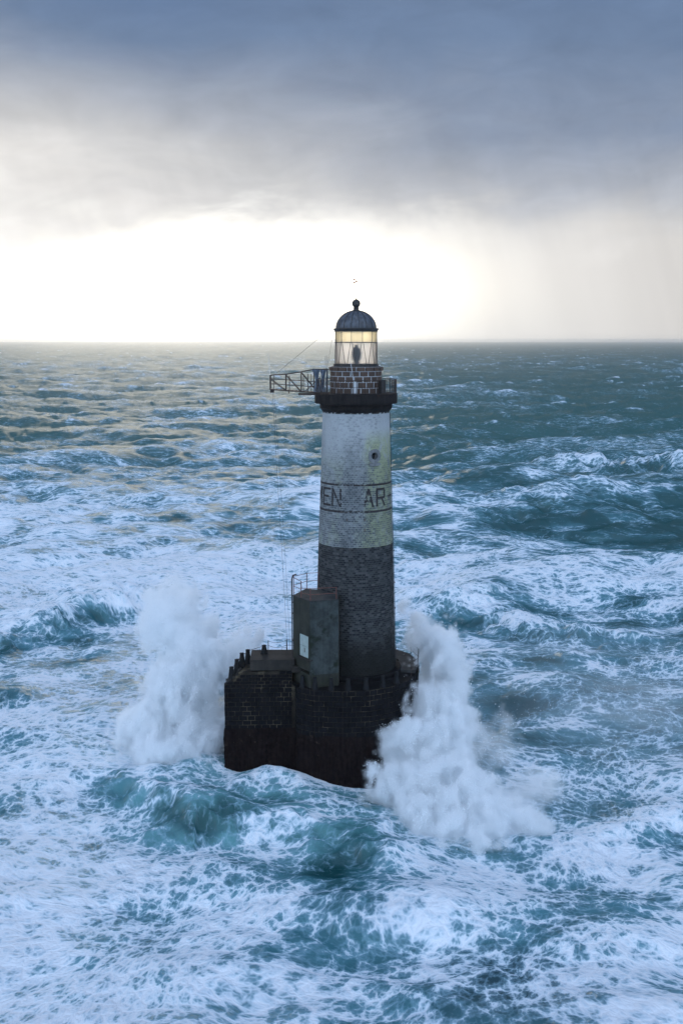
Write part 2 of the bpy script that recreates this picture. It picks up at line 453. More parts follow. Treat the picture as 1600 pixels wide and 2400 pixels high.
def sea_material():
    mat, T = new_mat('sea water and foam')
    pos = T.new('ShaderNodeNewGeometry').outputs['Position']
    dist = T.vm('DISTANCE', pos, (-1.3, -100.0, 0.0))
    cov = T.attr('foam')
    # farther out the wind has drawn the lace into long filaments
    p0 = T.vm('MULTIPLY', T.attr('warp', 'Vector'), T.comb(T.ss(dist, 105, 280, 1.0, 0.42), 1.0, 1.0))
    w2 = T.vm('SUBTRACT', T.noise(p0, 0.8, 3, 0.55, color=True, dim='2D'), (0.5, 0.5, 0.5))
    p1 = T.vm('MULTIPLY', T.vm('ADD', p0, T.vm('SCALE', w2, scale=1.3)), (0.9, 1.1, 0.0))
    p2 = T.vm('ADD', p0, T.vm('SCALE', w2, scale=0.55))
    v1 = T.voro(p1, 0.50, dim='2D')
    v2 = T.voro(p2, 1.35, dim='2D')
    v3 = T.voro(T.vm('ADD', p0, T.vm('SCALE', w2, scale=0.3)), 3.3, dim='2D')
    n1 = T.noise(p2, 0.7, 5, 0.66, dim='2D')
    n2 = T.noise(p1, 0.20, 2, 0.5, dim='2D')
    # filaments of foam: low along the cell walls where it gathers, high in the open cells
    lace = T.m('MULTIPLY_ADD', T.m('MINIMUM', v1, 0.30), 1.5, T.m('MULTIPLY', T.m('MINIMUM', v2, 0.3), 1.15))
    lace = T.m('MULTIPLY_ADD', T.m('MINIMUM', v3, 0.3), 0.55, lace)
    h = T.m('MULTIPLY_ADD', T.m('SUBTRACT', n1, 0.5), 0.95, lace)
    h = T.m('MULTIPLY_ADD', T.m('SUBTRACT', n2, 0.5), 0.55, h)
    thr = T.ss(cov, 0.0, 1.0, -0.26, 0.97, kind='LINEAR')
    d = T.m('SUBTRACT', thr, h)
    foam = T.ss(d, -0.08, 0.34)
    film = T.ss(d, -0.50, 0.05)
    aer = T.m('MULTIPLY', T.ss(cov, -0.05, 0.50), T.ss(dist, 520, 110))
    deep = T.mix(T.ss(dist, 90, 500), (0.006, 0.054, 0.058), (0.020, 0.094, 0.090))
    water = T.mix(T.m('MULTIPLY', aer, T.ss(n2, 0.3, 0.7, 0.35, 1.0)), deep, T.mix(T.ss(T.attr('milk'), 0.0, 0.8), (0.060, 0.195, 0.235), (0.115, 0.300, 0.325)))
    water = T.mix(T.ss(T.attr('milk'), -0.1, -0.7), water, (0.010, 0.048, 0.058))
    water = T.mix(T.m('MULTIPLY', film, 0.55), water, (0.24, 0.42, 0.52))
    white = T.mix(T.ss(d, 0.05, 0.70), T.mix(T.ss(n2, 0.3, 0.7), (0.46, 0.60, 0.70), (0.60, 0.72, 0.80)), (0.76, 0.81, 0.86))
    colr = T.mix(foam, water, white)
    # relief: ripples on the water, lumps in the foam
    hgt = T.m('MULTIPLY_ADD', T.m('MAXIMUM', d, -0.15), 0.8, T.m('MULTIPLY', n1, 0.7))
    chop = T.noise(T.vm('MULTIPLY', p0, (0.7, 1.6, 0.0)), 0.055, 5, 0.62, dim='2D')
    hgt = T.m('MULTIPLY_ADD', T.m('MULTIPLY', chop, T.ss(dist, 180, 900)), 9.0, hgt)
    nrm = T.bump(hgt, 0.6, 0.26)
    df = T.new('ShaderNodeBsdfDiffuse')
    T.put(df.inputs['Color'], colr); T.put(df.inputs['Normal'], nrm)
    gl = T.new('ShaderNodeBsdfGlossy')
    T.put(gl.inputs['Roughness'], T.mixf(foam, T.mixf(film, 0.09, 0.22), 0.45)); T.put(gl.inputs['Normal'], nrm)
    fr = T.new('ShaderNodeFresnel'); fr.inputs['IOR'].default_value = 1.333; T.put(fr.inputs['Normal'], nrm)
    # waves shade and mask each other, so a rough sea never mirrors fully at a glancing view
    lim = T.ss(dist, 130, 420, 0.095, 0.095)
    fac = T.m('MULTIPLY', T.m('MINIMUM', fr.outputs[0], lim), T.m('MULTIPLY_ADD', foam, -0.72, 1.0))
    mx = T.new('ShaderNodeMixShader')
    T.put(mx.inputs[0], fac); T.l.new(df.outputs[0], mx.inputs[1]); T.l.new(gl.outputs[0], mx.inputs[2])
    T.l.new(mx.outputs[0], T.new('ShaderNodeOutputMaterial').inputs['Surface'])
    return mat
sea = link_mesh('sea', me, sea_material())
props(sea, 'stormy teal sea streaked and covered with white foam', 'sea', kind='structure')

# ================================================================== MATERIALS FOR THE LIGHTHOUSE
def finish(T, bs):
    T.l.new(bs if isinstance(bs, bpy.types.NodeSocket) else bs.outputs[0], T.new('ShaderNodeOutputMaterial').inputs['Surface'])

def rough_mat(name, c1, c2, scale=2.0, rough=0.8, bump=0.3, bdist=0.03, streak=0.0, spec=0.3, c3=None, metal=0.0, patch=0.6):
    """stone, concrete, painted or rusty metal: two tones blotched by noise, a third in patches, fine relief"""
    mat, T = new_mat(name)
    pos = T.new('ShaderNodeNewGeometry').outputs['Position']
    n = T.noise(pos, scale, 6, 0.62)
    f = T.ss(n, 0.3, 0.7)
    if streak:
        x, y, z = T.sep(pos)
        sn = T.noise(T.comb(T.m('MULTIPLY', x, 5), T.m('MULTIPLY', y, 5), T.m('MULTIPLY', z, 0.35)), 1.0, 4, 0.6)
        f = T.mixf(streak, f, T.ss(sn, 0.35, 0.65))
    c = T.mix(f, c1, c2)
    if c3:
        c = T.mix(T.ss(T.noise(pos, scale * 0.45, 5, 0.65), patch, patch + 0.12), c, c3)
    bs = T.new('ShaderNodeBsdfPrincipled')
    T.put(bs.inputs['Base Color'], c)
    bs.inputs['Roughness'].default_value = rough
    bs.inputs['Metallic'].default_value = metal
    bs.inputs['Specular IOR Level'].default_value = spec
    T.put(bs.inputs['Normal'], T.bump(T.noise(pos, scale * 5, 5, 0.65), bump, bdist))
    finish(T, bs)
    return mat

def tower_mat(name, mortar):
    """tower masonry: bare dark stone below, worn white paint above, algae on the weather side"""
    mat, T = new_mat(name)
    pos = T.new('ShaderNodeNewGeometry').outputs['Position']
    x, y, z = T.sep(pos)
    rnd = T.attr('tone')
    n = T.noise(pos, 1.3, 6, 0.65)
    nf = T.noise(pos, 6.0, 5, 0.7)
    nb = T.noise(T.vm('MULTIPLY', pos, (1.0, 1.0, 0.6)), 0.55, 4, 0.6)
    # bare stone
    if mortar:
        stone = T.mix(n, (0.040, 0.043, 0.045), (0.085, 0.088, 0.088))
    else:
        stone = T.mix(rnd, (0.012, 0.015, 0.018), (0.080, 0.084, 0.086))
        stone = T.mix(T.ss(n, 0.35, 0.7), stone, T.mix(rnd, (0.014, 0.016, 0.018), (0.062, 0.064, 0.066)))
    # dark wet foot with weed
    wet = T.ss(T.m('ADD', z, T.m('MULTIPLY', T.m('SUBTRACT', nb, 0.5), 3.0)), 14.2, 9.9)
    stone = T.mix(T.m('MULTIPLY', wet, 0.9), stone, (0.006, 0.007, 0.006))
    # paint that has survived
    hz = T.ss(z, 26.0, 30.6, kind='LINEAR')
    keep = T.m('ADD', T.m('MULTIPLY', hz, 0.68), 0.55 if mortar else 0.30)
    side = T.ss(x, -1.2, 0.4)
    left = T.ss(x, -1.4, -2.9)
    keep = T.m('MULTIPLY_ADD', left, 0.26, keep)
    keep = T.m('MULTIPLY_ADD', T.ss(x, 1.2, 2.4), 0.22, keep)
    if mortar:
        keep = T.m('ADD', keep, 0.35)
    noise = T.m('ADD', T.m('MULTIPLY', T.m('SUBTRACT', nf, 0.5), 1.0), T.m('MULTIPLY', T.m('SUBTRACT', nb, 0.5), 0.7))
    if not mortar:
        noise = T.m('MULTIPLY_ADD', T.m('SUBTRACT', rnd, 0.5), 0.55, noise)
    paint = T.m('ADD', keep, noise, clamp=True)
    flake = T.m('MULTIPLY', T.ss(T.noise(pos, 3.4, 5, 0.72), 0.60, 0.66), T.ss(z, 32.4, 28.0, 0.45, 1.0))
    paint = T.m('MULTIPLY', paint, T.m('MULTIPLY_ADD', flake, -0.6, 1.0))
    pc = T.mix(T.ss(nb, 0.3, 0.7), (0.21, 0.235, 0.235), (0.35, 0.375, 0.38))
    pc = T.mix(T.m('MULTIPLY', T.ss(T.noise(T.vm('MULTIPLY', pos, (2.5, 2.5, 0.35)), 1.0, 4, 0.6), 0.52, 0.75), 0.55), pc, (0.17, 0.185, 0.195))
    pc = T.mix(T.ss(z, 28.5, 31.5, 0.0, 0.6), pc, (0.48, 0.505, 0.52))
    algae = T.m('MULTIPLY', T.ss(T.m('ADD', x, T.m('MULTIPLY', T.m('SUBTRACT', nb, 0.5), 2.4)), 0.5, 1.5), T.ss(z, 31.6, 29.6))
    algae2 = T.m('MULTIPLY', T.ss(nb, 0.50, 0.62), T.ss(z, 29.5, 27.0))
    algae = T.m('MULTIPLY', algae, T.ss(T.noise(T.vm('MULTIPLY', pos, (1.6, 1.6, 0.8)), 1.2, 5, 0.65), 0.30, 0.54))
    pc = T.mix(T.m('MULTIPLY', algae, 0.75), pc, (0.30, 0.34, 0.17))
    pc = T.mix(T.m('MULTIPLY', algae2, 0.5), pc, (0.22, 0.26, 0.16))
    painted = T.mix(paint, T.mix(0.5, stone, (0.13, 0.15, 0.165)), pc)
    white = T.ss(z, 20.78, 20.82)
    c = T.mix(white, stone, painted)
    # the flaking black line under the gallery
    blk = T.m('MULTIPLY', T.ss(z, 32.55, 32.62), T.ss(T.noise(pos, 3.0, 5, 0.7), 0.42, 0.50))
    c = T.mix(blk, c, (0.02, 0.02, 0.02))
    bs = T.new('ShaderNodeBsdfPrincipled')
    T.put(bs.inputs['Base Color'], c)
    bs.inputs['Roughness'].default_value = 0.82
    bs.inputs['Specular IOR Level'].default_value = 0.25
    T.put(bs.inputs['Normal'], T.bump(T.m('ADD', nf, T.m('MULTIPLY', paint, 0.4)), 0.5, 0.02))
    finish(T, bs)
    return mat

def letter_mat():
    mat, T = new_mat('worn black paint')
    pos = T.new('ShaderNodeNewGeometry').outputs['Position']
    x, y, z = T.sep(pos)
    wear = T.m('ADD', T.m('MULTIPLY', T.noise(pos, 4.5, 5, 0.7), 0.75), T.m('MULTIPLY', T.noise(pos, 0.9, 2, 0.5), 0.25))
    mid = T.ss(T.m('ABSOLUTE', T.m('ADD', x, 0.3)), 2.4, 0.8)
    a = T.ss(wear, T.m('MULTIPLY_ADD', mid, 0.13, 0.325), T.m('MULTIPLY_ADD', mid, 0.13, 0.385))
    bs = T.new('ShaderNodeBsdfPrincipled')
    bs.inputs['Base Color'].default_value = (0.022, 0.018, 0.019, 1)
    bs.inputs['Roughness'].default_value = 0.8
    mx = T.new('ShaderNodeMixShader')
    T.put(mx.inputs[0], a)
    T.l.new(T.new('ShaderNodeBsdfTransparent').outputs[0], mx.inputs[1])
    T.l.new(bs.outputs[0], mx.inputs[2])
    finish(T, mx)
    return mat

def pane_mat(name, tint, stain, clear):
    """salt-frosted glass: scatters the light from behind, a share passes straight through"""
    mat, T = new_mat(name)
    pos = T.new('ShaderNodeNewGeometry').outputs['Position']
    n = T.noise(T.vm('MULTIPLY', pos, (6, 6, 1.2)), 1.0, 4, 0.6)
    c = T.mix(T.ss(n, 0.35, 0.7), tint, stain)
    rf = T.new('ShaderNodeBsdfRefraction'); T.put(rf.inputs[0], c)
    rf.inputs['IOR'].default_value = 1.25; rf.inputs['Roughness'].default_value = 0.42
    tp = T.new('ShaderNodeBsdfTransparent'); T.put(tp.inputs[0], c)
    tr = T.new('ShaderNodeBsdfTranslucent'); T.put(tr.inputs[0], c)
    gl = T.new('ShaderNodeBsdfGlossy'); gl.inputs['Roughness'].default_value = 0.1
    def mx(f, a, b):
        m = T.new('ShaderNodeMixShader'); m.inputs[0].default_value = f
        T.l.new(a, m.inputs[1]); T.l.new(b, m.inputs[2]); return m.outputs[0]
    o = mx(clear, mx(0.15, rf.outputs[0], tr.outputs[0]), tp.outputs[0])
    o = mx(0.05, o, gl.outputs[0])
    finish(T, o)
    return mat

M = {}
M['brick'] = tower_mat('tower masonry', False)
M['mortar'] = tower_mat('tower joints', True)
M['letters'] = letter_mat()
M['gallery'] = rough_mat('dark gallery stone', (0.006, 0.006, 0.007), (0.020, 0.018, 0.018), 1.5, 0.8, 0.4, 0.03, 0.4, 0.1, (0.050, 0.028, 0.018), patch=0.60)
M['iron'] = rough_mat('dark rusty iron', (0.018, 0.017, 0.017), (0.045, 0.030, 0.024), 5, 0.6, 0.3, 0.01, 0, 0.4, (0.085, 0.040, 0.022), patch=0.58)
M['steel'] = rough_mat('grey blue painted steel', (0.040, 0.050, 0.062), (0.075, 0.085, 0.098), 5, 0.5, 0.2, 0.01, 0, 0.4)
M['redpipe'] = rough_mat('red brown painted pipe', (0.10, 0.035, 0.028), (0.16, 0.065, 0.05), 5, 0.6, 0.2, 0.01)
M['drum_brick'] = rough_mat('brown glazed brick', (0.040, 0.026, 0.019), (0.095, 0.055, 0.036), 1.6, 0.55, 0.4, 0.02, 0.3, 0.35)
M['drum_joint'] = rough_mat('white painted joint', (0.36, 0.38, 0.40), (0.52, 0.54, 0.56), 4, 0.8, 0.3, 0.02, 0, 0.3, (0.14, 0.12, 0.11), patch=0.60)
M['dome'] = rough_mat('weathered lead dome', (0.020, 0.025, 0.032), (0.085, 0.098, 0.12), 1.6, 0.45, 0.3, 0.02, 0.65, 0.5)
M['black_iron'] = rough_mat('black lantern iron', (0.012, 0.012, 0.013), (0.030, 0.028, 0.027), 4, 0.5, 0.2, 0.01, 0, 0.4)
M['astragal'] = rough_mat('rusty glazing bar', (0.07, 0.055, 0.05), (0.16, 0.12, 0.10), 6, 0.6, 0.2, 0.01)
M['ypane'] = pane_mat('yellowed blind pane', (0.965, 0.925, 0.82), (0.98, 0.955, 0.89), 0.5)
M['cpane'] = pane_mat('salt frosted pane', (0.99, 0.975, 0.965), (0.97, 0.96, 0.955), 0.25)
M['lens'] = rough_mat('prismatic lens glass', (0.10, 0.11, 0.11), (0.28, 0.29, 0.28), 3, 0.15, 0.2, 0.01, 0, 0.8)
M['white'] = rough_mat('weathered white paint', (0.50, 0.54, 0.56), (0.66, 0.69, 0.71), 4, 0.6, 0.2, 0.01, 0, 0.3, (0.24, 0.20, 0.14), patch=0.66)
M['concrete'] = rough_mat('stained concrete', (0.018, 0.024, 0.022), (0.050, 0.060, 0.060), 1.3, 0.85, 0.5, 0.04, 0.22, 0.25, (0.012, 0.018, 0.011), patch=0.52)
M['dark_wall'] = rough_mat('dark mossy concrete', (0.010, 0.013, 0.010), (0.035, 0.036, 0.026), 0.9, 0.75, 0.4, 0.03, 0.4, 0.3, (0.030, 0.042, 0.018), patch=0.60)  # annex sides in a darker tone than the front, plus mossy green patches
M['roofslab'] = rough_mat('roof concrete', (0.020, 0.021, 0.021), (0.046, 0.047, 0.046), 1.2, 0.9, 0.4, 0.03)
M['pier_core'] = rough_mat('mussel crusted rock', (0.003, 0.002, 0.003), (0.020, 0.013, 0.012), 3.0, 0.9, 1.0, 0.12, 0.45, 0.05, (0.065, 0.048, 0.035), patch=0.62)
M['pier_joint'] = rough_mat('pier joints', (0.010, 0.009, 0.008), (0.040, 0.033, 0.025), 1.0, 0.85, 0.4, 0.03, 0.2, 0.1, (0.11, 0.09, 0.06), patch=0.50)
M['pier_stone'] = rough_mat('wet black pier stone', (0.003, 0.0035, 0.005), (0.010, 0.010, 0.012), 1.2, 0.85, 0.5, 0.03, 0.3, 0.08)
M['pier_deck'] = rough_mat('wet pier deck', (0.003, 0.003, 0.004), (0.010, 0.010, 0.011), 0.9, 0.8, 0.4, 0.03, 0, 0.08)
M['cap'] = rough_mat('old landing concrete', (0.012, 0.011, 0.010), (0.034, 0.030, 0.025), 1.0, 0.85, 0.4, 0.03, 0.3)
M['bollard'] = rough_mat('wet stone bollard', (0.003, 0.0035, 0.004), (0.009, 0.010, 0.012), 3.0, 0.85, 0.4, 0.02)
M['tarp'] = rough_mat('faded blue tarpaulin', (0.055, 0.075, 0.105), (0.14, 0.17, 0.21), 3.0, 0.7, 0.5, 0.03)
M['door'] = rough_mat('pale green rusted door', (0.26, 0.33, 0.30), (0.40, 0.46, 0.44), 2.5, 0.6, 0.3, 0.01, 0.4, 0.3, (0.16, 0.10, 0.05), patch=0.60)
M['red'] = rough_mat('red anemometer', (0.20, 0.03, 0.025), (0.28, 0.05, 0.04), 5, 0.5)
M['gold'] = rough_mat('gilt spike', (0.35, 0.20, 0.05), (0.45, 0.28, 0.09), 5, 0.4)
M['glass_dark'] = rough_mat('dark window glass', (0.010, 0.012, 0.014), (0.02, 0.024, 0.027), 3, 0.1, 0.05, 0.01, 0, 0.6)
M['ring_stone'] = rough_mat('grey window stone', (0.10, 0.11, 0.115), (0.20, 0.21, 0.215), 3, 0.85, 0.4, 0.02, 0.3)
M['rope'] = rough_mat('grey cable', (0.03, 0.03, 0.032), (0.06, 0.06, 0.06), 5, 0.7)

# ================================================================== MESH BUILDER
class MB:
    def __init__(self): self.v = []; self.f = []
    def add(self, vs, fs):
        b = len(self.v)
        self.v += [tuple(p) for p in vs]
        self.f += [tuple(b + i for i in f) for f in fs]
        return self
    def box(self, c, s, rz=0.0, bev=0.0):
        bm = bmesh.new()
        bmesh.ops.create_cube(bm, size=1.0, matrix=Matrix.Translation(c) @ Matrix.Rotation(rz, 4, 'Z') @ Matrix.Diagonal((*s, 1)))
        if bev:
            bmesh.ops.bevel(bm, geom=bm.edges[:] , offset=bev, segments=1, affect='EDGES')
        return self.from_bm(bm)
    def from_bm(self, bm):
        bm.verts.index_update()
        self.add([v.co[:] for v in bm.verts], [[v.index for v in f.verts] for f in bm.faces])
        bm.free()
        return self
    def tube(self, a, b, r, n=6, r2=None):
        return self.path([a, b], r, n, r2)
    def path(self, pts, r, n=6, r2=None):
        pts = [Vector(p) for p in pts]
        rings = []
        for i, p in enumerate(pts):
            d = (pts[min(i + 1, len(pts) - 1)] - pts[max(i - 1, 0)]).normalized()
            u = d.cross(Vector((0, 0, 1)))
            if u.length < 1e-3: u = d.cross(Vector((0, 1, 0)))
            u.normalize(); w = d.cross(u)
            rr = r if r2 is None else r + (r2 - r) * i / (len(pts) - 1)
            rings.append([p + (u * math.cos(2 * PI * k / n) + w * math.sin(2 * PI * k / n)) * rr for k in range(n)])
        vs = [q for rg in rings for q in rg]
        fs = [(i * n + k, i * n + (k + 1) % n, (i + 1) * n + (k + 1) % n, (i + 1) * n + k) for i in range(len(pts) - 1) for k in range(n)]
        fs += [tuple(range(n))[::-1], tuple((len(pts) - 1) * n + k for k in range(n))]
        return self.add(vs, fs)
    def lathe(self, prof, n=64, c=(0, 0), a0=0.0, a1=2 * PI, z0=0.0):
        full = abs(a1 - a0 - 2 * PI) < 1e-6
        cols = n if full else n + 1
        vs = []
        for k in range(cols):
            a = a0 + (a1 - a0) * k / n
            for r, z in prof:
                vs.append((c[0] + r * math.sin(a), c[1] - r * math.cos(a), z + z0))
        m = len(prof); fs = []
        for k in range(n):
            k1 = (k + 1) % cols
            for i in range(m - 1):
                fs.append((k * m + i, k1 * m + i, k1 * m + i + 1, k * m + i + 1))
        return self.add(vs, fs)
    def prism(self, poly, z0, z1):
        n = len(poly)
        return self.add([(x, y, z0) for x, y in poly] + [(x, y, z1) for x, y in poly],
                        [(i, (i + 1) % n, n + (i + 1) % n, n + i) for i in range(n)] + [tuple(range(n))[::-1], tuple(range(n, 2 * n))])
    def mesh(self, name, smooth=False, fix=True):
        me = bpy.data.meshes.new(name)
        me.from_pydata(self.v, [], self.f)
        if fix:
            bm = bmesh.new(); bm.from_mesh(me)
            bmesh.ops.recalc_face_normals(bm, faces=bm.faces)
            bm.to_mesh(me); bm.free()
        me.update()
        if smooth:
            me.polygons.foreach_set('use_smooth', np.ones(len(me.polygons), bool))
            me.set_sharp_from_angle(angle=R(35))
        return me
    def build(self, name, mat, parent=None, smooth=False, fix=True):
        return link_mesh(name, self.mesh(name, smooth, fix), mat, parent)

def copy_of(o, parent=None, rz=None, loc=None):
    c = o.copy()
    col.objects.link(c)
    if parent is not None: c.parent = parent
    if rz is not None: c.rotation_euler = (0, 0, rz)
    if loc is not None: c.location = loc
    return c

def surf(a, r, z):
    """point on the tower's surface: angle a from the camera side (radians, to the right), radius r"""
    return (r * math.sin(a), -r * math.cos(a), z)

# ================================================================== LIGHTHOUSE
light = empty('lighthouse', (0, 0, 8.7))
props(light, 'tall round stone lighthouse, white above and dark below, lettered band, glazed lantern and dome', 'lighthouse')
ZB = 8.7
PROF_Z = [8.7, 11.5, 15.5, 20.8, 24.0, 26.4, 32.95]
PROF_R = [3.74, 3.65, 3.55, 3.40, 3.27, 3.19, 2.99]
def trad(z): return float(np.interp(z, PROF_Z, PROF_R))
def lp(o):            # children are placed in world terms; undo the parent's offset
    o.location = (o.location[0], o.location[1], o.location[2] - ZB)
    return o

tower = empty('tower', (0, 0, 0), parent=light)
# joints: the recessed core
PORT_A, PORT_Z, PORT_R = math.asin(1.62 / 3.12), 28.9, 0.62
zc_ = np.linspace(8.75, 32.9, 150); nc_ = 160
mb = MB(); mb.lathe([(trad(z) - 0.028, z) for z in zc_], nc_)
def in_port(f):
    k, i = divmod(f[0], len(zc_))
    a = (k + 0.5) / nc_ * 2 * PI
    return math.hypot((a - PORT_A) * 3.1, zc_[i] + 0.08 - PORT_Z) < 0.45
mb.f = [f for f in mb.f if not in_port(f)]
lp(mb.build('mortar_core', M['mortar'], tower, True))
# stones of the shaft, course by course; too small in the picture to pick apart one by one
vs, fs, tone = [], [], []
rs = random.Random(5)
course, nper = 0.186, 62
nz = int((32.92 - 8.75) / course)
for i in range(nz):
    z0 = 8.75 + i * course; z1 = z0 + course
    off = (i % 2) * 0.5 + rs.uniform(-0.06, 0.06)
    edges = [(k + off + rs.uniform(-0.10, 0.10)) / nper * 2 * PI for k in range(nper)]
    edges.append(edges[0] + 2 * PI)
    for k in range(nper):
        ja = 0.017 / trad(z0)
        a0, a1 = edges[k] + ja, edges[k + 1] - ja
        am = ((a0 + a1) / 2 - PORT_A + PI) % (2 * PI) - PI
        if math.hypot(am * 3.1, (z0 + z1) / 2 - PORT_Z) < PORT_R: continue
        dr = rs.uniform(-0.006, 0.008)
        za, zb = z0 + 0.016, z1 - 0.016
        ra, rb = trad(za) + dr, trad(zb) + dr
        b = len(vs)
        e = 0.012
        da = e / ra
        vs += [surf(a0, ra - 0.035, za), surf(a1, ra - 0.035, za), surf(a1, rb - 0.035, zb), surf(a0, rb - 0.035, zb),
               surf(a0 + da, ra, za + e), surf(a1 - da, ra, za + e), surf(a1 - da, rb, zb - e), surf(a0 + da, rb, zb - e)]
        fs += [(b + 4, b + 5, b + 6, b + 7), (b, b + 1, b + 5, b + 4), (b + 1, b + 2, b + 6, b + 5), (b + 2, b + 3, b + 7, b + 6), (b + 3, b, b + 4, b + 7)]
        t = rs.random() ** 1.6
        tone += [t] * 5
me = bpy.data.meshes.new('shaft_stones')
me.from_pydata(vs, [], fs); me.update()
at = me.attributes.new('tone', 'FLOAT', 'FACE'); at.data.foreach_set('value', np.array(tone, np.float32))
o = lp(link_mesh('shaft_stones', me, M['brick'], tower)); o['kind'] = 'stuff'

# painted rings and the letters AR-MEN, twice round the tower
def ring_band(z, h):
    mb = MB(); mb.lathe([(trad(z - h / 2) + 0.014, z - h / 2), (trad(z + h / 2) + 0.014, z + h / 2)], 180)
    return mb.build('painted_ring', M['letters'], tower, fix=False)
lp(ring_band(26.36, 0.17)); lp(ring_band(24.0, 0.17))
LZ0, LZ1, LS = 24.40, 26.04, 0.19
def letter(name, a_left, a_right, strokes):
    """strokes: quads in unit letter space (0..1, 0..1) as four corner points; cut finely to follow the wall"""
    mb = MB()
    for q in strokes:
        nu, nvv = 8, 8
        g = []
        for iv in range(nvv + 1):
            for iu in range(nu + 1):
                s, t = iu / nu, iv / nvv
                px = (q[0][0] * (1 - s) + q[1][0] * s) * (1 - t) + (q[3][0] * (1 - s) + q[2][0] * s) * t
                pz = (q[0][1] * (1 - s) + q[1][1] * s) * (1 - t) + (q[3][1] * (1 - s) + q[2][1] * s) * t
                z = LZ0 + pz * (LZ1 - LZ0)
                g.append(surf(R(a_left + (a_right - a_left) * px), trad(z) + 0.015, z))
        mb.add(g, [(iv * (nu + 1) + iu, iv * (nu + 1) + iu + 1, (iv + 1) * (nu + 1) + iu + 1, (iv + 1) * (nu + 1) + iu) for iv in range(nvv) for iu in range(nu)])
    o = lp(mb.build(name, M['letters'], tower, fix=False))
    return o
def rect(x0, x1, z0, z1): return [(x0, z0), (x1, z0), (x1, z1), (x0, z1)]
w_, h_ = 0.17, 0.115
GLYPH = {
    'E': [rect(0, w_, 0, 1), rect(w_, 1, 1 - h_, 1), rect(w_, 0.8, 0.47, 0.47 + h_), rect(w_, 1, 0, h_)],
    'N': [rect(0, w_, 0, 1), rect(1 - w_, 1, 0, 1), [(0.80, 0.02), (0.985, 0.02), (0.20, 0.98), (0.015, 0.98)]],
    'M': [rect(0, 0.14, 0, 1), rect(0.86, 1, 0, 1), [(0.43, 0.25), (0.57, 0.25), (0.20, 1), (0.02, 1)], [(0.43, 0.25), (0.57, 0.25), (0.98, 1), (0.80, 1)]],
    'A': [[(0, 0), (0.18, 0), (0.60, 1), (0.40, 1)], [(0.82, 0), (1, 0), (0.60, 1), (0.40, 1)], rect(0.22, 0.78, 0.28, 0.28 + h_)],
    'R': [rect(0, w_, 0, 1), rect(w_, 0.92, 1 - h_, 1), rect(0.80, 0.97, 0.50, 1 - h_), rect(w_, 0.92, 0.42, 0.42 + h_), [(0.82, 0), (1.0, 0), (0.66, 0.43), (0.47, 0.43)]],
    '-': [rect(0, 1, 0.44, 0.55)],
}
WORD = [('A', 10.5, 28.8), ('R', 33.0, 53.2), ('-', 61.5, 79.0), ('M', 88.0, 111.0), ('E', 115.8, 135.8), ('N', 138.0, 156.4)]
LNAME = {'A': 'letter_a', 'R': 'letter_r', '-': 'hyphen', 'M': 'letter_m', 'E': 'letter_e', 'N': 'letter_n'}
for rep in (0, 180):
    for ch, a0, a1 in WORD:
        letter(LNAME[ch], a0 + rep, a1 + rep, GLYPH[ch])

# round window with its stone collar
win = lp(empty('port_window', (0, 0, 0), parent=light))
def disc_ring(r0, r1, d0, d1, n=28):
    """collar on the tower wall round the port: r0..r1 radius, d0 inner depth, d1 outer depth off the wall"""
    mb = MB(); g = []
    for k in range(n):
        t = 2 * PI * k / n
        for r, d in ((r0, d0), (r0, d1), (r1, d1), (r1, -0.05)):
            z = PORT_Z + r * math.sin(t)
            g.append(surf(PORT_A + r * math.cos(t) / 3.1, trad(z) + d, z))
    return mb.add(g, [(k * 4 + i, ((k + 1) % n) * 4 + i, ((k + 1) % n) * 4 + i + 1, k * 4 + i + 1) for k in range(n) for i in range(3)])
disc_ring(0.33, 0.62, -0.55, 0.05).build('stone_collar', M['ring_stone'], win, True)
mb = MB()
for z0, z1, w in ((28.02, 28.3, 0.55),):
    g = []
    for d in (-0.05, 0.10):
        for a, z in ((-w, z0 + 0.1), (-w * 0.6, z0), (w * 0.6, z0), (w, z0 + 0.1), (w * 0.9, z1), (-w * 0.9, z1)):
            g.append(surf(PORT_A + a / 3.1, trad(z) + d, z))
    mb.add(g, [tuple(range(6, 12)), (0, 1, 7, 6), (1, 2, 8, 7), (2, 3, 9, 8), (3, 4, 10, 9), (4, 5, 11, 10), (5, 0, 6, 11)])
mb.build('sill', M['ring_stone'], win)
g = [surf(PORT_A + 0.36 * math.cos(2 * PI * k / 24) / 3.1, trad(28.9) - 0.40, PORT_Z + 0.36 * math.sin(2 * PI * k / 24)) for k in range(24)]
MB().add(g, [tuple(range(24))]).build('pane', M['glass_dark'], win)
mb = MB()
mb.tube(surf(PORT_A, trad(28.9) - 0.38, PORT_Z - 0.34), surf(PORT_A, trad(28.9) - 0.38, PORT_Z + 0.34), 0.02)
mb.build('glazing_bar', M['steel'], win)

# small iron brackets with rust runs, and the lightning conductor down the right side
for a, z in ((-14, 23.3), (13, 23.3), (13, 22.4)):
    MB().box(surf(R(a), trad(z) + 0.05, z), (0.05, 0.12, 0.22), R(a)).build('iron_bracket', M['astragal'], tower).location.z -= ZB
pts = [surf(R(86), trad(z) + 0.05, z) for z in np.linspace(9.0, 32.6, 20)]
lp(MB().path(pts, 0.025, 5).build('lightning_conductor', M['rope'], tower))
for z in (10.8, 14.6, 17.0, 20.0):
    lp(MB().box(surf(R(86), trad(z) + 0.07, z), (0.1, 0.1, 0.14), R(86)).build('conductor_clamp', M['iron'], tower))
lp(MB().lathe([(3.0, 23.1), (3.36, 23.1), (3.40, 23.18), (3.36, 23.26), (3.0, 23.26)], 3, (0, 0), R(-92.5), R(-89.5)).build('wall_lamp', M['red'], tower))

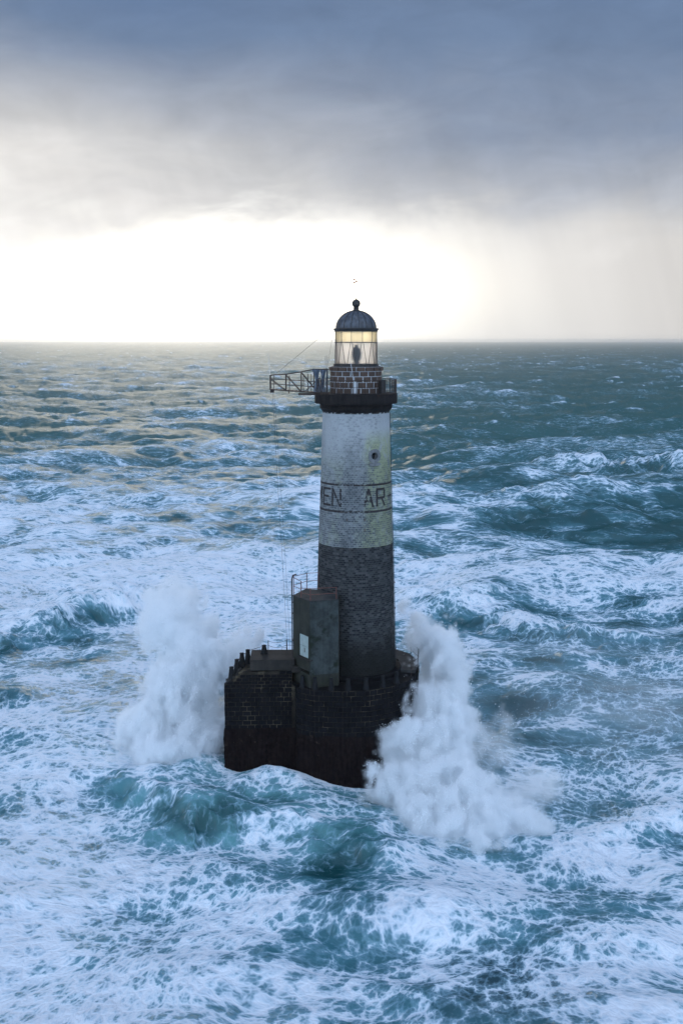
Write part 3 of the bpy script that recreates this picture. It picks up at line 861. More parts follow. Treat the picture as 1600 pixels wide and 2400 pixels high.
# foot ring
lp(MB().lathe([(3.6, 8.6), (4.25, 8.6), (4.25, 9.02), (4.18, 9.10), (3.6, 9.10)], 96).build('foot_ring', M['pier_deck'], light, True))

# ---- gallery
gal = empty('gallery', (0, 0, 0), parent=light)
lp(MB().lathe([(2.9, 32.6), (3.02, 32.72), (3.20, 32.95), (3.25, 33.02), (3.25, 33.36), (3.66, 33.42), (3.70, 33.47), (3.70, 34.22), (3.66, 34.30), (2.2, 34.34)], 96).build('corbelled_platform', M['gallery'], gal, True))
rail = lp(empty('gallery_railing', (0, 0, 0), parent=light))
RR_ = 3.60
ARM_GAP = (R(-102), R(-76))          # where the gangway leaves the gallery
nb_ = 96
base = None
for k in range(nb_):
    a = 2 * PI * k / nb_
    s = (a + PI) % (2 * PI) - PI
    if ARM_GAP[0] < s < ARM_GAP[1]: continue
    big = k % 8 == 0
    nm = 'post' if big else 'baluster'
    key = 'g_' + nm
    if key not in M:
        M[key] = MB().tube((0, -RR_, 34.30), (0, -RR_, 35.55), 0.036 if big else 0.020, 5).build(nm, M['iron'], rail)
        M[key].rotation_euler = (0, 0, a)
    else:
        copy_of(M[key], rail, a)
for z, r, nm in ((35.55, 0.028, 'top_rail'), (34.95, 0.016, 'middle_rail'), (34.42, 0.016, 'bottom_rail')):
    a_s = np.linspace(ARM_GAP[1], ARM_GAP[0] + 2 * PI, 90)
    MB().path([surf(a, RR_, z) for a in a_s], r, 5).build(nm, M['iron'], rail)

# ---- watch room: drum of large glazed bricks with white joints
drum = empty('watch_room', (0, 0, 0), parent=light)
lp(MB().lathe([(2.27, 34.3), (2.27, 36.66)], 96).build('joint_core', M['drum_joint'], drum, True))
def curved_brick(r0, r1, half, z0, z1, e=0.012):
    mb = MB(); n = 5; g = []
    for k in range(n):
        a = -half + 2 * half * k / (n - 1)
        ae = max(-half + e / r1, min(half - e / r1, a))
        g += [surf(a, r0, z0), surf(ae, r1, z0 + e), surf(ae, r1, z1 - e), surf(a, r0, z1)]
    fs = [(k * 4 + i, (k + 1) * 4 + i, (k + 1) * 4 + i + 1, k * 4 + i + 1) for k in range(n - 1) for i in range(3)]
    fs += [(0, 1, 2, 3), tuple((n - 1) * 4 + i for i in (3, 2, 1, 0))]
    return mb.add(g, fs)
rows = [(34.33, 34.78, 2.31), (34.83, 35.30, 2.31), (35.35, 35.80, 2.31), (35.85, 36.24, 2.31), (36.30, 36.64, 2.43)]
for q, (z0, z1, r) in enumerate(rows):
    nbk = 18
    first = None
    for k in range(nbk):
        a = (k + (q % 2) * 0.5 + 0.12 * q) / nbk * 2 * PI
        if first is None:
            first = lp(curved_brick(2.24, r, PI / nbk - 0.020, z0, z1).build('brick', M['drum_brick'], drum))
            first.rotation_euler = (0, 0, a)
        else:
            copy_of(first, drum, a)
lp(MB().box((-0.10, -2.42, 34.86), (0.36, 0.22, 1.05), 0, 0.02).build('white_cabinet', M['white'], light))
lp(MB().box((2.30, -1.25, 34.92), (0.50, 0.55, 1.15), R(28), 0.02).build('dark_cabinet', M['black_iron'], light))
lp(MB().path([(-0.50, -2.02, 37.05), (-0.42, -2.5, 36.6), (-0.27, -2.48, 35.5)], 0.022, 5).build('white_conduit', M['white'], light))

# ---- lantern
lan = empty('lantern', (0, 0, 0), parent=light)
lp(MB().lathe([(2.2, 36.64), (2.20, 36.70), (2.02, 36.74), (2.02, 36.92), (1.84, 36.94)], 72).build('sill_ring', M['black_iron'], lan, True))
RG = 1.88
lp(MB().lathe([(RG - 0.04, 38.76), (RG + 0.035, 38.76), (RG + 0.035, 38.84), (RG - 0.04, 38.84), (RG - 0.04, 38.76)], 72).build('middle_ring', M['steel'], lan, True))
A12 = [R(1.5 + 30 * k + 15) for k in range(12)]
firsts = {}
def radial(nm, mk, mat, a, z_off=True):
    if nm not in firsts:
        firsts[nm] = lp(mk().build(nm, mat, lan))
        firsts[nm].rotation_euler = (0, 0, a)
    else:
        copy_of(firsts[nm], lan, a)
def bar(a0, z0, a1, z1, r, w):
    return MB().path([surf(a0 + (a1 - a0) * t, r, z0 + (z1 - z0) * t) for t in np.linspace(0, 1, 5)], w, 5)
def glass(h, z0, z1, r):
    mb = MB(); n = 6; g = []
    for d in (0.0, -0.012):
        for k in range(n):
            a = -h + 2 * h * k / (n - 1)
            g += [surf(a, r + d, z0), surf(a, r + d, z1)]
    fs = [(2 * k, 2 * k + 2, 2 * k + 3, 2 * k + 1) for k in range(n - 1)]
    fs += [(12 + 2 * k, 12 + 2 * k + 1, 12 + 2 * k + 3, 12 + 2 * k + 2) for k in range(n - 1)]
    fs += [(2 * k, 12 + 2 * k, 12 + 2 * k + 2, 2 * k + 2) for k in range(n - 1)] + [(2 * k + 1, 2 * k + 3, 12 + 2 * k + 3, 12 + 2 * k + 1) for k in range(n - 1)]
    fs += [(0, 1, 13, 12), (10, 22, 23, 11)]
    return mb.add(g, fs)
for a in A12:
    radial('mullion', lambda: MB().tube((0, -RG, 38.8), (0, -RG, 39.8), 0.028, 5), M['steel'], a)
    radial('upper_pane', lambda: glass(R(15) - 0.015, 38.84, 39.76, RG - 0.01), M['ypane'], a + R(15))
    radial('slanted_bar', lambda: bar(R(-2.2), 38.8, R(-11.5), 36.92, RG, 0.024), M['astragal'], a)
    radial('slanted_bar_right', lambda: bar(R(2.2), 38.8, R(11.5), 36.92, RG, 0.024), M['astragal'], a)
    radial('lower_pane', lambda: glass(R(15) - 0.004, 36.93, 38.76, RG - 0.03), M['cpane'], a + R(15))
for o in list(lan.children):
    if o.name.startswith('slanted_bar_right'): o.name = 'slanted_bar'
lp(MB().lathe([(1.80, 39.74), (1.92, 39.74), (1.93, 39.84), (2.02, 39.96), (2.02, 40.02), (1.80, 40.06)], 72).build('cornice', M['black_iron'], lan, True))
# lens on its pedestal
prof = [(0.10, 36.95), (0.30, 36.96), (0.24, 37.05), (0.20, 37.2)]
for t in np.linspace(-1, 1, 15):
    rr = 0.24 + 0.19 * math.sqrt(max(0, 1 - t * t))
    prof += [(rr, 37.78 + 0.56 * t - 0.02), (rr + 0.03, 37.78 + 0.56 * t + 0.012)]
prof += [(0.24, 38.38), (0.16, 38.44), (0.16, 38.62), (0.01, 38.64)]
lp(MB().lathe(prof, 32).build('lens', M['lens'], lan, False))
# gallery-level vents on the glazing
# dome, ribs, ball
dome = empty('dome', (0, 0, 0), parent=light)
RD, HD = 1.80, 1.56
dp = [(RD * math.cos(t), 40.03 + HD * math.sin(t)) for t in np.linspace(0, R(84), 22)] + [(0.01, 40.03 + HD)]
lp(MB().lathe(dp, 96).build('shell', M['dome'], dome, True))
first = None
for k in range(16):
    a = 2 * PI * (k + 0.35) / 16
    if first is None:
        first = lp(MB().path([(0, -(RD + 0.012) * math.cos(t), 40.03 + (HD + 0.012) * math.sin(t)) for t in np.linspace(0, R(83), 16)], 0.028, 5).build('rib', M['black_iron'], dome))
        first.rotation_euler = (0, 0, a)
    else: copy_of(first, dome, a)
lp(MB().lathe([(0.36, 41.52), (0.33, 41.60), (0.25, 41.64), (0.22, 41.74), (0.26, 41.79), (0.22, 41.84), (0.24, 41.92)] +
     [(0.37 * math.cos(t), 42.20 + 0.37 * math.sin(t)) for t in np.linspace(R(-48), R(80), 14)] + [(0.06, 42.60), (0.01, 42.66)], 32).build('ball_finial', M['black_iron'], dome, True))
lp(MB().tube((0, 0, 42.55), (0, 0, 42.85), 0.022, 6).build('spike', M['gold'], dome))
lp(MB().tube((0, 0, 42.8), (0, 0, 44.25), 0.012, 5).build('thin_mast', M['steel'], dome))
an = lp(empty('anemometer', (0, 0, 0), parent=light))
MB().tube((-0.45, 0, 43.47), (0.52, 0, 43.47), 0.007, 5).build('cross_arm', M['white'], an)
for k, (x, z) in enumerate(((-0.17, 44.27), (0.02, 44.13), (-0.16, 44.0))):
    MB().tube((-0.07, 0, 44.14), (x, 0.02 * k, z), 0.009, 4).build('cup_arm', M['white'], an)
    MB().lathe([(0.01, z - 0.08), (0.07, z - 0.045), (0.09, z), (0.075, z + 0.06), (0.01, z + 0.09)], 10, (x, 0.02 * k)).build('cup', M['red'], an)

# ================================================================== GANGWAY CRANE ARM
arm = props(empty('gangway_arm', (-3.7, 0, 34.3)), 'dark lattice gangway arm reaching out left from the gallery', 'gangway')
def ap(o):
    o.parent = arm; o.location = (o.location[0] + 3.7, o.location[1], o.location[2] - 34.3); return o
def botz(x): return 34.36 + (-3.4 - x) * 0.065
TIPX = -7.65
topx = [(-7.65, 35.90), (-6.26, 35.98), (-4.89, 36.20), (-3.78, 36.42), (-2.45, 36.42)]
def topz(x): return float(np.interp(x, [p[0] for p in topx], [p[1] for p in topx]))
for yy in (-0.62, 0.62):
    ap(MB().path([(TIPX, yy, botz(TIPX)), (-2.6, yy, botz(-2.6))], 0.055, 6).build('bottom_chord', M['iron']))
    ap(MB().path([(x, yy, z) for x, z in topx], 0.042, 6).build('top_chord', M['iron']))
    for x in (-7.65, -6.26, -4.89, -3.75):
        ap(MB().tube((x, yy, botz(x)), (x, yy, topz(x)), 0.04, 5).build('post', M['iron']))
    for xa, xb in ((-7.62, -6.30), (-6.22, -4.95), (-4.85, -3.45)):
        ap(MB().tube((xa, yy, topz(xa) - (0.35 if xa < -7 else 0.1)), (xb, yy, botz(xb)), 0.032, 5).build('diagonal', M['iron']))
    for x in (-7.35, -5.95, -4.70, -4.30, -4.0, -3.4):
        ap(MB().tube((x, yy * 0.9, botz(x)), (x, yy * 0.9, 35.86 if x < -4.5 else 36.0), 0.018, 5).build('rail_stanchion', M['iron']))
    for dz in (0.5, 0.95):
        ap(MB().tube((TIPX, yy * 0.9, botz(TIPX) + dz), (-2.8, yy * 0.9, botz(-2.8) + dz), 0.018, 5).build('handrail', M['iron']))
for x in np.arange(-7.6, -3.4, 0.35):
    ap(MB().box((x, 0, botz(x) + 0.03), (0.27, 1.2, 0.04)).build('deck_plank', M['iron']))
for x in (-7.65, -6.26, -4.89):
    ap(MB().tube((x, -0.62, topz(x)), (x, 0.62, topz(x)), 0.03, 5).build('cross_bar', M['iron']))
ap(MB().box((-4.2, 0, 34.22), (1.9, 1.1, 0.16)).build('root_girder', M['iron']))
ap(MB().box((-7.5, 0, 34.45), (0.34, 0.5, 0.20)).build('pulley_block', M['iron']))
ap(MB().tube((-6.0, -0.3, 34.50), (-6.0, -0.3, 34.28), 0.05, 6).build('hook', M['iron']))
mast = ap(MB().tube((-2.58, -0.55, 34.3), (-2.58, -0.55, 36.5), 0.075, 8).build('mast', M['steel']))
ap(MB().tube((-2.70, -0.55, 36.2), (-2.72, -0.55, 37.62), 0.016, 5).build('thin_rod', M['steel']))
ap(MB().tube((-2.56, -0.55, 36.4), (-2.56, -0.55, 37.62), 0.016, 5).build('thin_rod', M['steel']))
ap(MB().tube((-4.6, 0.4, 34.4), (-3.2, 0.4, 35.7), 0.05, 6).build('jib_strut', M['steel']))

# torn tarpaulin hung on the arm
def sheet(name, cols_, rows_, fn, mat, parent, seed):
    r = random.Random(seed); mb = MB(); g = []
    for layer in (0, 0.012):
        for i in range(rows_ + 1):
            for j in range(cols_ + 1):
                x, y, z = fn(j / cols_, i / rows_)
                g.append((x, y + layer, z))
    n1 = (rows_ + 1) * (cols_ + 1); w = cols_ + 1
    fs = []
    for i in range(rows_):
        for j in range(cols_):
            if r.random() < 0.05 * (i > rows_ * 0.5): continue
            q = (i * w + j, i * w + j + 1, (i + 1) * w + j + 1, (i + 1) * w + j)
            fs += [q, tuple(n1 + k for k in q[::-1])]
    return mb.add(g, fs).build(name, mat, parent, True, fix=False)
def t1(s, t):
    w = 0.36 * (1 - 0.75 * math.sin(PI * min(1, t * 1.15))) + 0.06
    return (-3.58 + 0.25 * t + (s - 0.5) * 2 * w, -0.72 + 0.10 * math.sin(9 * s + 4 * t), 36.42 - 2.0 * t)
def t2(s, t):
    w = 0.22 * (1 - 0.6 * math.sin(PI * t)) + 0.05
    return (-2.92 - 0.06 * t + (s - 0.5) * 2 * w, -0.74 + 0.10 * math.sin(8 * s + 5 * t), 36.40 - 1.95 * t)
tp = props(empty('torn_tarpaulin', (-3.4, -0.7, 34.3)), 'torn blue grey tarpaulin hanging from the gangway arm beside the watch room', 'tarpaulin')
for f, sd in ((t1, 3), (t2, 4)):
    o = sheet('tarpaulin_strip', 8, 16, f, M['tarp'], tp, sd); o.location = (3.4, 0.7, -34.3)

def cable(name, pts, r, label, mat=None, cat='cable', grp=None):
    o = MB().path(pts, r, 5).build(name, mat or M['rope'])
    return props(o, label, cat, grp)
cable('stay_wire', [(-7.3, -0.3, 35.9), (-3.5, -0.2, 39.0), (-0.2, 0, 41.7)], 0.012, 'thin stay wire slanting up from gangway tip towards the dome')
cable('stay_wire', [(-2.58, -0.55, 36.5), (-1.98, -0.3, 39.98)], 0.011, 'short thin wire from the gallery mast up to the lantern cornice')
cable('hoist_cable', [(-7.45, -0.2, 34.4), (-7.05, -0.6, 26.0), (-6.60, -1.0, 18.0), (-6.25, -1.4, 10.9)], 0.012, 'left of two thin hoist cables hanging from gangway tip to the landing')
cable('hoist_cable', [(-7.35, 0.1, 34.4), (-6.80, -0.3, 26.0), (-6.35, -0.7, 18.0), (-6.0, -1.2, 10.9)], 0.010, 'right of two thin hoist cables hanging from gangway tip to the landing')
cable('whip_antenna', [(-7.66, -0.5, 35.85), (-7.72, -0.5, 36.8), (-7.80, -0.5, 37.8)], 0.016, 'thin white whip antenna standing on the gangway tip', M['white'], 'antenna')

# ================================================================== ROCK PIER
DZ = 8.7
pier = props(empty('stone_pier', (0, 0, 0)), 'massive black wet masonry pier carrying the lighthouse, mussel crusted foot', 'pier')
LEFT = [(-11.8, -4.6), (-5.7, -4.35)]
FRONT = [(-5.45, -4.35), (-5.2, -5.55), (-3.7, -6.45), (-1.2, -6.75), (1.2, -6.45), (3.2, -5.35), (4.8, -3.4), (5.8, -1.0), (6.1, 1.5), (5.6, 4.2), (3.8, 6.6), (0.5, 7.6)]
BACK = [(-4.5, 7.2), (-9.0, 5.2), (-10.9, 0.5)]
loop = LEFT + FRONT + BACK
def inset(poly, d):
    n = len(poly); out = []
    for i in range(n):
        p0, p, p1 = Vector(poly[i - 1]), Vector(poly[i]), Vector(poly[(i + 1) % n])
        a = (p - p0).normalized(); b = (p1 - p).normalized()
        na_, nb2 = Vector((-a.y, a.x)), Vector((-b.y, b.x))
        m = (na_ + nb2); m = m / max(0.35, m.length_squared) * 2 if m.length > 1e-4 else na_
        q = p + m * d * 0.5 * (2 if False else 1)
        out.append((p.x + (na_.x + nb2.x) * d / (1 + na_.dot(nb2)) , p.y + (na_.y + nb2.y) * d / (1 + na_.dot(nb2))))
    return out
# upper core, recessed behind the stones
CRUST = 4.3
from mathutils import noise as mnoise
core = inset(loop, 0.05)
mb = MB(); mb.prism(core, CRUST - 0.6, DZ - 0.02)
wall = mb.build('wall', M['pier_joint'], pier)
# crusted foot: finely cut wall pushed out by noise
def dense(poly, step):
    out = []
    n = len(poly)
    for i in range(n):
        a, b = Vector(poly[i]), Vector(poly[(i + 1) % n])
        m = max(1, int((b - a).length / step))
        out += [tuple(a.lerp(b, k / m)) for k in range(m)]
    return out
dl = dense(loop, 0.14)
ctr = Vector((-2.0, 0.5))
zs = np.arange(-3.0, CRUST + 0.35, 0.14)
g = []
nD = len(dl)
for z in zs:
    for i, (x, y) in enumerate(dl):
        a = Vector(dl[i - 1]); b = Vector(dl[(i + 1) % nD]); t = (b - a).normalized(); nrm = Vector((t.y, -t.x))
        k = min(1, max(0, (CRUST + 0.3 - z) / 0.9))
        p = Vector((x, y, z * 0.5))
        d = 0.10 * mnoise.noise(p * 0.9) + 0.09 * mnoise.noise(p * 2.6) + 0.07 * mnoise.noise(Vector((x, y, z)) * 6.0) + 0.05
        low = max(0, (1.5 - z) * 0.06)
        g.append((x + nrm.x * (d * k + low), y + nrm.y * (d * k + low), z))
nz_ = len(zs)
MB().add(g, [(r_ * nD + i, r_ * nD + (i + 1) % nD, (r_ + 1) * nD + (i + 1) % nD, (r_ + 1) * nD + i) for r_ in range(nz_ - 1) for i in range(nD)]).build('mussel_crust', M['pier_core'], pier, True, fix=False)
# deck slab with a projecting lip
MB().prism(inset(FRONT[1:] + BACK + LEFT[:1] + [(-5.9, -4.3)], 0.04), DZ - 0.03, DZ + 0.004).build('deck', M['pier_deck'], pier)

stone_mesh = {}
rst = random.Random(9)
def lay_stones(a, b, z0, z1, courseh, length, parent, proud=0.06, bond=0, cut=None):
    """courses of single stones on the wall between plan points a and b"""
    a, b = Vector(a), Vector(b)
    L = (b - a).length; t = (b - a).normalized(); nrm = Vector((t.y, -t.x)); ang = math.atan2(t.y, t.x)
    n = max(1, round(L / length)); w = L / n
    rows_ = max(1, round((z1 - z0) / courseh)); hh = (z1 - z0) / rows_
    for r_ in range(rows_):
        xs = [0.0] + [min(L, max(0, (k + 0.5 * ((r_ + bond) % 2) + rst.uniform(-0.08, 0.08)) * w)) for k in range(1, n)] + [L]
        if (r_ + bond) % 2: xs = [0.0] + [w * 0.5] + xs[1:-1] + [L]
        xs = sorted(xs)
        for x0, x1 in zip(xs, xs[1:]):
            if x1 - x0 < 0.12: continue
            c = a + t * ((x0 + x1) / 2)
            zc = z0 + (r_ + 0.5) * hh
            if cut and zc > cut(c.x): continue
            key = (round((x1 - x0) * 12), round(hh * 30), proud)
            if key not in stone_mesh:
                m = MB(); ww, h2, e = key[0] / 12 / 2 - 0.024, hh / 2 - 0.022, 0.022
                m.add([(-ww, 0, -h2), (ww, 0, -h2), (ww, 0, h2), (-ww, 0, h2), (-ww + e, -proud, -h2 + e), (ww - e, -proud, -h2 + e), (ww - e, -proud, h2 - e), (-ww + e, -proud, h2 - e)],
                      [(4, 5, 6, 7), (0, 1, 5, 4), (1, 2, 6, 5), (2, 3, 7, 6), (3, 0, 4, 7)])
                me_ = m.mesh('stone'); me_.materials.append(M['pier_stone'])
                stone_mesh[key] = me_
            o = bpy.data.objects.new('stone', stone_mesh[key]); col.objects.link(o)
            o.parent = parent
            q = c - nrm * rst.uniform(0.045, 0.062)
            o.location = (q.x, q.y, zc); o.rotation_euler = (0, 0, ang)
for i in range(1, 8):
    a, b = FRONT[i], FRONT[i + 1]
    if i > 6: break
    lay_stones(a, b, CRUST + 0.1, DZ - 0.04, 0.46, 0.72, wall, bond=i)
lay_stones(FRONT[0], FRONT[1], CRUST + 0.1, DZ - 0.04, 0.46, 0.62, wall)

# raised left block with its sloping corner, and the landing slab
blk = empty('landing_block', (0, 0, 0), parent=pier)
prof = [(-11.75, DZ - 0.1), (-11.75, 8.72), (-11.0, 9.05), (-10.45, 9.72), (-5.72, 9.86), (-5.72, DZ - 0.1)]
n = len(prof)
yf = lambda x: -4.55 + (x + 11.8) * 0.041
g = [(x, yf(x), z) for x, z in prof] + [(x + 1.2 * (x < -7), 1.5, z) for x, z in prof]
MB().add(g, [tuple(range(n))[::-1], tuple(range(n, 2 * n))] + [(i, (i + 1) % n, n + (i + 1) % n, n + i) for i in range(n)]).build('block_core', M['pier_joint'], blk)
cutf = lambda x: float(np.interp(x, [-11.8, -11.0, -10.45, -5.7], [8.7, 8.95, 9.65, 9.8])) - 0.10
lay_stones((-11.76, -4.6), (-5.72, -4.35), 8.28, 9.82, 0.29, 0.54, blk, cut=cutf)
lay_stones((-11.78, -4.6), (-5.72, -4.35), CRUST + 0.1, 8.26, 0.45, 0.70, blk)
MB().box((-7.5, -2.75, 10.36), (4.0, 3.35, 1.0), R(1.8), 0.05).build('landing_slab', M['cap'], blk)
MB().box((-4.9, -3.5, 10.0), (1.7, 2.2, 0.5), R(1.8), 0.04).build('step', M['cap'], blk)
mb = MB()
for q in range(26):
    x = rst.uniform(-11.6, -10.3); z = float(np.interp(x, [-11.8, -11.0, -10.45], [8.72, 9.05, 9.75]))
    s_ = rst.uniform(0.08, 0.2)
    bm = bmesh.new(); bmesh.ops.create_icosphere(bm, subdivisions=1, radius=s_, matrix=Matrix.Translation((x, rst.uniform(-4.5, -3.6), z)))
    for v in bm.verts: v.co += Vector((rst.uniform(-.3, .3), rst.uniform(-.3, .3), rst.uniform(-.3, .3))) * s_ * 0.6
    mb.from_bm(bm)
o = mb.build('broken_rubble', M['cap'], blk); o['kind'] = 'stuff'
# concrete apron on the right
MB().prism([(4.15, -1.2), (5.5, -1.3), (5.9, 1.5), (5.3, 4.0), (3.6, 6.2), (2.6, 5.2), (4.1, 2.0)], DZ + 0.002, DZ + 0.30).build('apron', M['roofslab'], pier)

# ---- bollards
def bollard(x, y, z, h, rb, label, grp):
    b = props(empty('stone_bollard', (x, y, z), rst.uniform(0, 6)), label, 'bollard', grp)
    MB().lathe([(0.02, -0.25), (rb * 1.12, -0.25), (rb * 1.12, 0.06), (rb, 0.10), (rb * 0.86, h * 0.4), (rb * 0.66, h * 0.8), (rb * 0.60, h * 0.92), (0.01, h * 0.93)], 20).build('shaft', M['bollard'], b, True)
    MB().lathe([(0.02, h * 0.925), (rb * 0.68, h * 0.925), (rb * 0.70, h * 0.985), (rb * 0.55, h), (0.01, h * 1.01)], 20).build('cap', M['bollard'], b, True)
    return b
LEFTB = [(-11.13, -4.1, 8.95, 1.18), (-10.72, -3.2, 9.42, 1.15), (-10.33, -2.4, 9.72, 1.20), (-9.86, -1.6, 9.76, 1.25), (-8.31, -2.4, 10.86, 0.80)]
tl = ['lowest dark bollard on the left corner of the landing block', 'second dark bollard up from the left corner of the landing block',
      'third dark bollard up from the left corner of the landing block', 'fourth dark bollard up, tallest at the left end of the landing slab', 'dark bollard standing on top of the landing slab']
bl = [bollard(x, y, z, h, 0.30, l, 'dark bollards on the landing block') for (x, y, z, h), l in zip(LEFTB, tl)]
FB = [(-4.75, -5.45), (-3.62, -6.05), (-2.2, -6.3), (-0.72, -6.38), (0.85, -6.10), (2.35, -5.45), (3.6, -4.35)]
ordn = ['first', 'second', 'third', 'middle', 'fifth', 'sixth', 'last']
for (x, y), w in zip(FB, ordn):
    bollard(x, y, DZ, 1.05, 0.25, w + ' bollard from the left along the front edge of the dark pier deck', 'bollards along the front edge of the pier deck')
# handrail bars between the left bollards
for k in range(4):
    a, b = Vector(LEFTB[k][:3]) + Vector((0, 0, LEFTB[k][3] * 0.9)), Vector(LEFTB[k + 1][:3]) + Vector((0, 0, LEFTB[k + 1][3] * 0.9))
    m_ = (a + b) / 2 - Vector((0, 0, 0.12 if k < 3 else 0.0))
    cable('bollard_chain' if k < 3 else 'bollard_bar', [a, m_, b], 0.022, ['rusty chain between the first and second left bollards', 'rusty chain between the second and third left bollards', 'rusty chain between the third and fourth left bollards', 'rusty bar from the fourth bollard to the one on the slab'][k], M['iron'], 'chain' if k < 3 else 'bar', 'chains linking the left bollards')
# ---- chain railing on the landing slab
cr = props(empty('chain_railing', (-7.0, -1.4, 10.86)), 'rusty post and chain railing at the back of the landing slab', 'railing')
P_ = [(-8.0, -1.35, 0.95), (-6.32, -1.35, 1.05), (-5.62, -2.3, 1.45)]
for x, y, h in P_:
    MB().tube((x + 7, y + 1.4, -0.1), (x + 7, y + 1.4, h), 0.035, 6).build('post', M['iron'], cr)
for k in range(2):
    for f in (0.95, 0.5):
        a = Vector((P_[k][0] + 7, P_[k][1] + 1.4, P_[k][2] * f)); b = Vector((P_[k + 1][0] + 7, P_[k + 1][1] + 1.4, P_[k + 1][2] * f))
        sag = 0.22 if k == 0 else 0.0
        MB().path([a.lerp(b, t) - Vector((0, 0, sag * 4 * t * (1 - t))) for t in np.linspace(0, 1, 9)], 0.018, 5).build('chain', M['iron'], cr)
MB().path([(0.2, 0.25, 0), (0.2, 0.25, 0.18), (0.7, 0.3, 0.18), (0.7, 0.3, 0)], 0.025, 5).build('mooring_ring', M['iron'], cr)
# ---- pipe railing on the right edge of the pier
pr = props(empty('pipe_railing', (5.5, -1.0, DZ)), 'thin iron pipe railing on the right edge of the pier deck', 'railing')
Q = [(5.05, -2.4, 1.25), (5.75, -0.6, 1.2), (5.95, 1.4, 1.5), (5.4, 4.0, 1.4)]
for x, y, h in Q:
    MB().tube((x - 5.5, y + 1, -0.1), (x - 5.5, y + 1, h), 0.035, 6).build('post', M['iron'], pr)
for k in range(3):
    for f in (1.0, 0.5):
        MB().tube((Q[k][0] - 5.5, Q[k][1] + 1, Q[k][2] * f), (Q[k + 1][0] - 5.5, Q[k + 1][1] + 1, Q[k + 1][2] * f), 0.022, 5).build('rail', M['iron'], pr)

# ================================================================== ANNEX
anx = props(empty('concrete_annex', (-3.4, -4.0, DZ)), 'tall stained concrete annex with pale steel door, built against the left of the tower', 'annex')
A_, B_, C_, D_, E_ = (-4.05, -6.0), (-5.62, -3.6), (-4.6, -1.0), (-1.55, -5.2), (-1.45, -2.8)
ZT = 16.55
def quad_wall(p, q, z0, z1, nu=10, nv=24, push=0.0):
    p, q = Vector(p), Vector(q); t = (q - p).normalized(); nrm = Vector((t.y, -t.x)); g = []
    for d in (0.0, -0.22):
        for i in range(nv + 1):
            for j in range(nu + 1):
                c = p.lerp(q, j / nu); z = z0 + (z1 - z0) * i / nv
                w = 0.02 * mnoise.noise(Vector((c.x * 1.3, c.y * 1.3, z * 0.8))) if d == 0 else 0
                g.append((c.x + nrm.x * (d + w), c.y + nrm.y * (d + w), z))
    m = (nu + 1) * (nv + 1); w_ = nu + 1
    fs = []
    for i in range(nv):
        for j in range(nu):
            f = (i * w_ + j, i * w_ + j + 1, (i + 1) * w_ + j + 1, (i + 1) * w_ + j)
            fs += [f, tuple(m + k for k in f[::-1])]
    return MB().add(g, fs)
def xp(o): o.parent = anx; o.location = (3.4, 4.0, -DZ); return o
ZA0 = 9.9
xp(quad_wall(A_, D_, ZA0, ZT).build('front_wall', M['concrete'], None, True, fix=False))
lw = xp(quad_wall(B_, A_, 10.2, ZT).build('side_wall', M['dark_wall'], None, True, fix=False))
xp(quad_wall(D_, E_, ZA0, ZT, 6).build('end_wall', M['dark_wall'], None, True, fix=False))
xp(quad_wall(C_, B_, 10.2, ZT, 6).build('back_wall', M['dark_wall'], None, True, fix=False))
xp(MB().prism([A_, D_, E_, C_, B_], ZA0 - 1.15, ZA0 + 0.02).build('plinth', M['dark_wall'], None))
xp(MB().prism(inset([A_, D_, E_, (-2.6, -1.5), C_, B_], 0.06), ZT - 0.25, ZT + 0.03).build('roof', M['roofslab'], None))
# parapet kerbs
for p, q in ((A_, D_), (B_, A_)):
    p, q = Vector(p), Vector(q); c = (p + q) / 2; t = (q - p)
    xp(MB().box((c.x, c.y, ZT + 0.02), (t.length - 0.1, 0.14, 0.08), math.atan2(t.y, t.x), 0.02).build('kerb', M['roofslab'], None))
# door: two pale rusted plates in the dark side wall
dvec = Vector(A_) - Vector(B_); dt = dvec.normalized(); dn = Vector((dt.y, -dt.x)); da = math.atan2(dt.y, dt.x)
door = empty('door'); door.parent = anx; door.location = (3.4, 4.0, -DZ)
c0 = Vector(B_).lerp(Vector(A_), 0.70) + dn * 0.04
dw = 1.42
for z0, z1 in ((11.42, 12.38), (12.41, 13.36)):
    MB().box((c0.x, c0.y, (z0 + z1) / 2), (dw, 0.07, z1 - z0), da, 0.012).build('door_leaf', M['door'], door)
MB().box((c0.x + dt.x * 0.1 + dn.x * 0.06, c0.y + dt.y * 0.1 + dn.y * 0.06, 12.05), (0.035, 0.05, 0.4), da).build('rusty_bolt', M['astragal'], door)
for s_ in (-1, 1):
    MB().box((c0.x + dt.x * s_ * (dw / 2 + 0.05) - dn.x * 0.01, c0.y + dt.y * s_ * (dw / 2 + 0.05) - dn.y * 0.01, 12.4), (0.08, 0.1, 2.0), da).build('door_jamb', M['dark_wall'], door)
xp(MB().box((c0.x - dn.x * 0.05, c0.y - dn.y * 0.05, 11.25), (1.9, 0.5, 0.12), da, 0.02).build('threshold', M['cap'], None))
# drain pipe on the left edge
bp = Vector(B_) - dt * 0.16
xp(MB().path([(bp.x, bp.y, 10.8), (bp.x, bp.y, 18.0), (bp.x + 0.1, bp.y, 18.35), (bp.x + 0.4, bp.y, 18.45)], 0.06, 8).build('vertical_pipe', M['iron'], None))
for z in (12.4, 14.9, 15.9):
    xp(MB().box((bp.x + 0.05, bp.y, z), (0.2, 0.14, 0.12)).build('pipe_clamp', M['iron'], None))
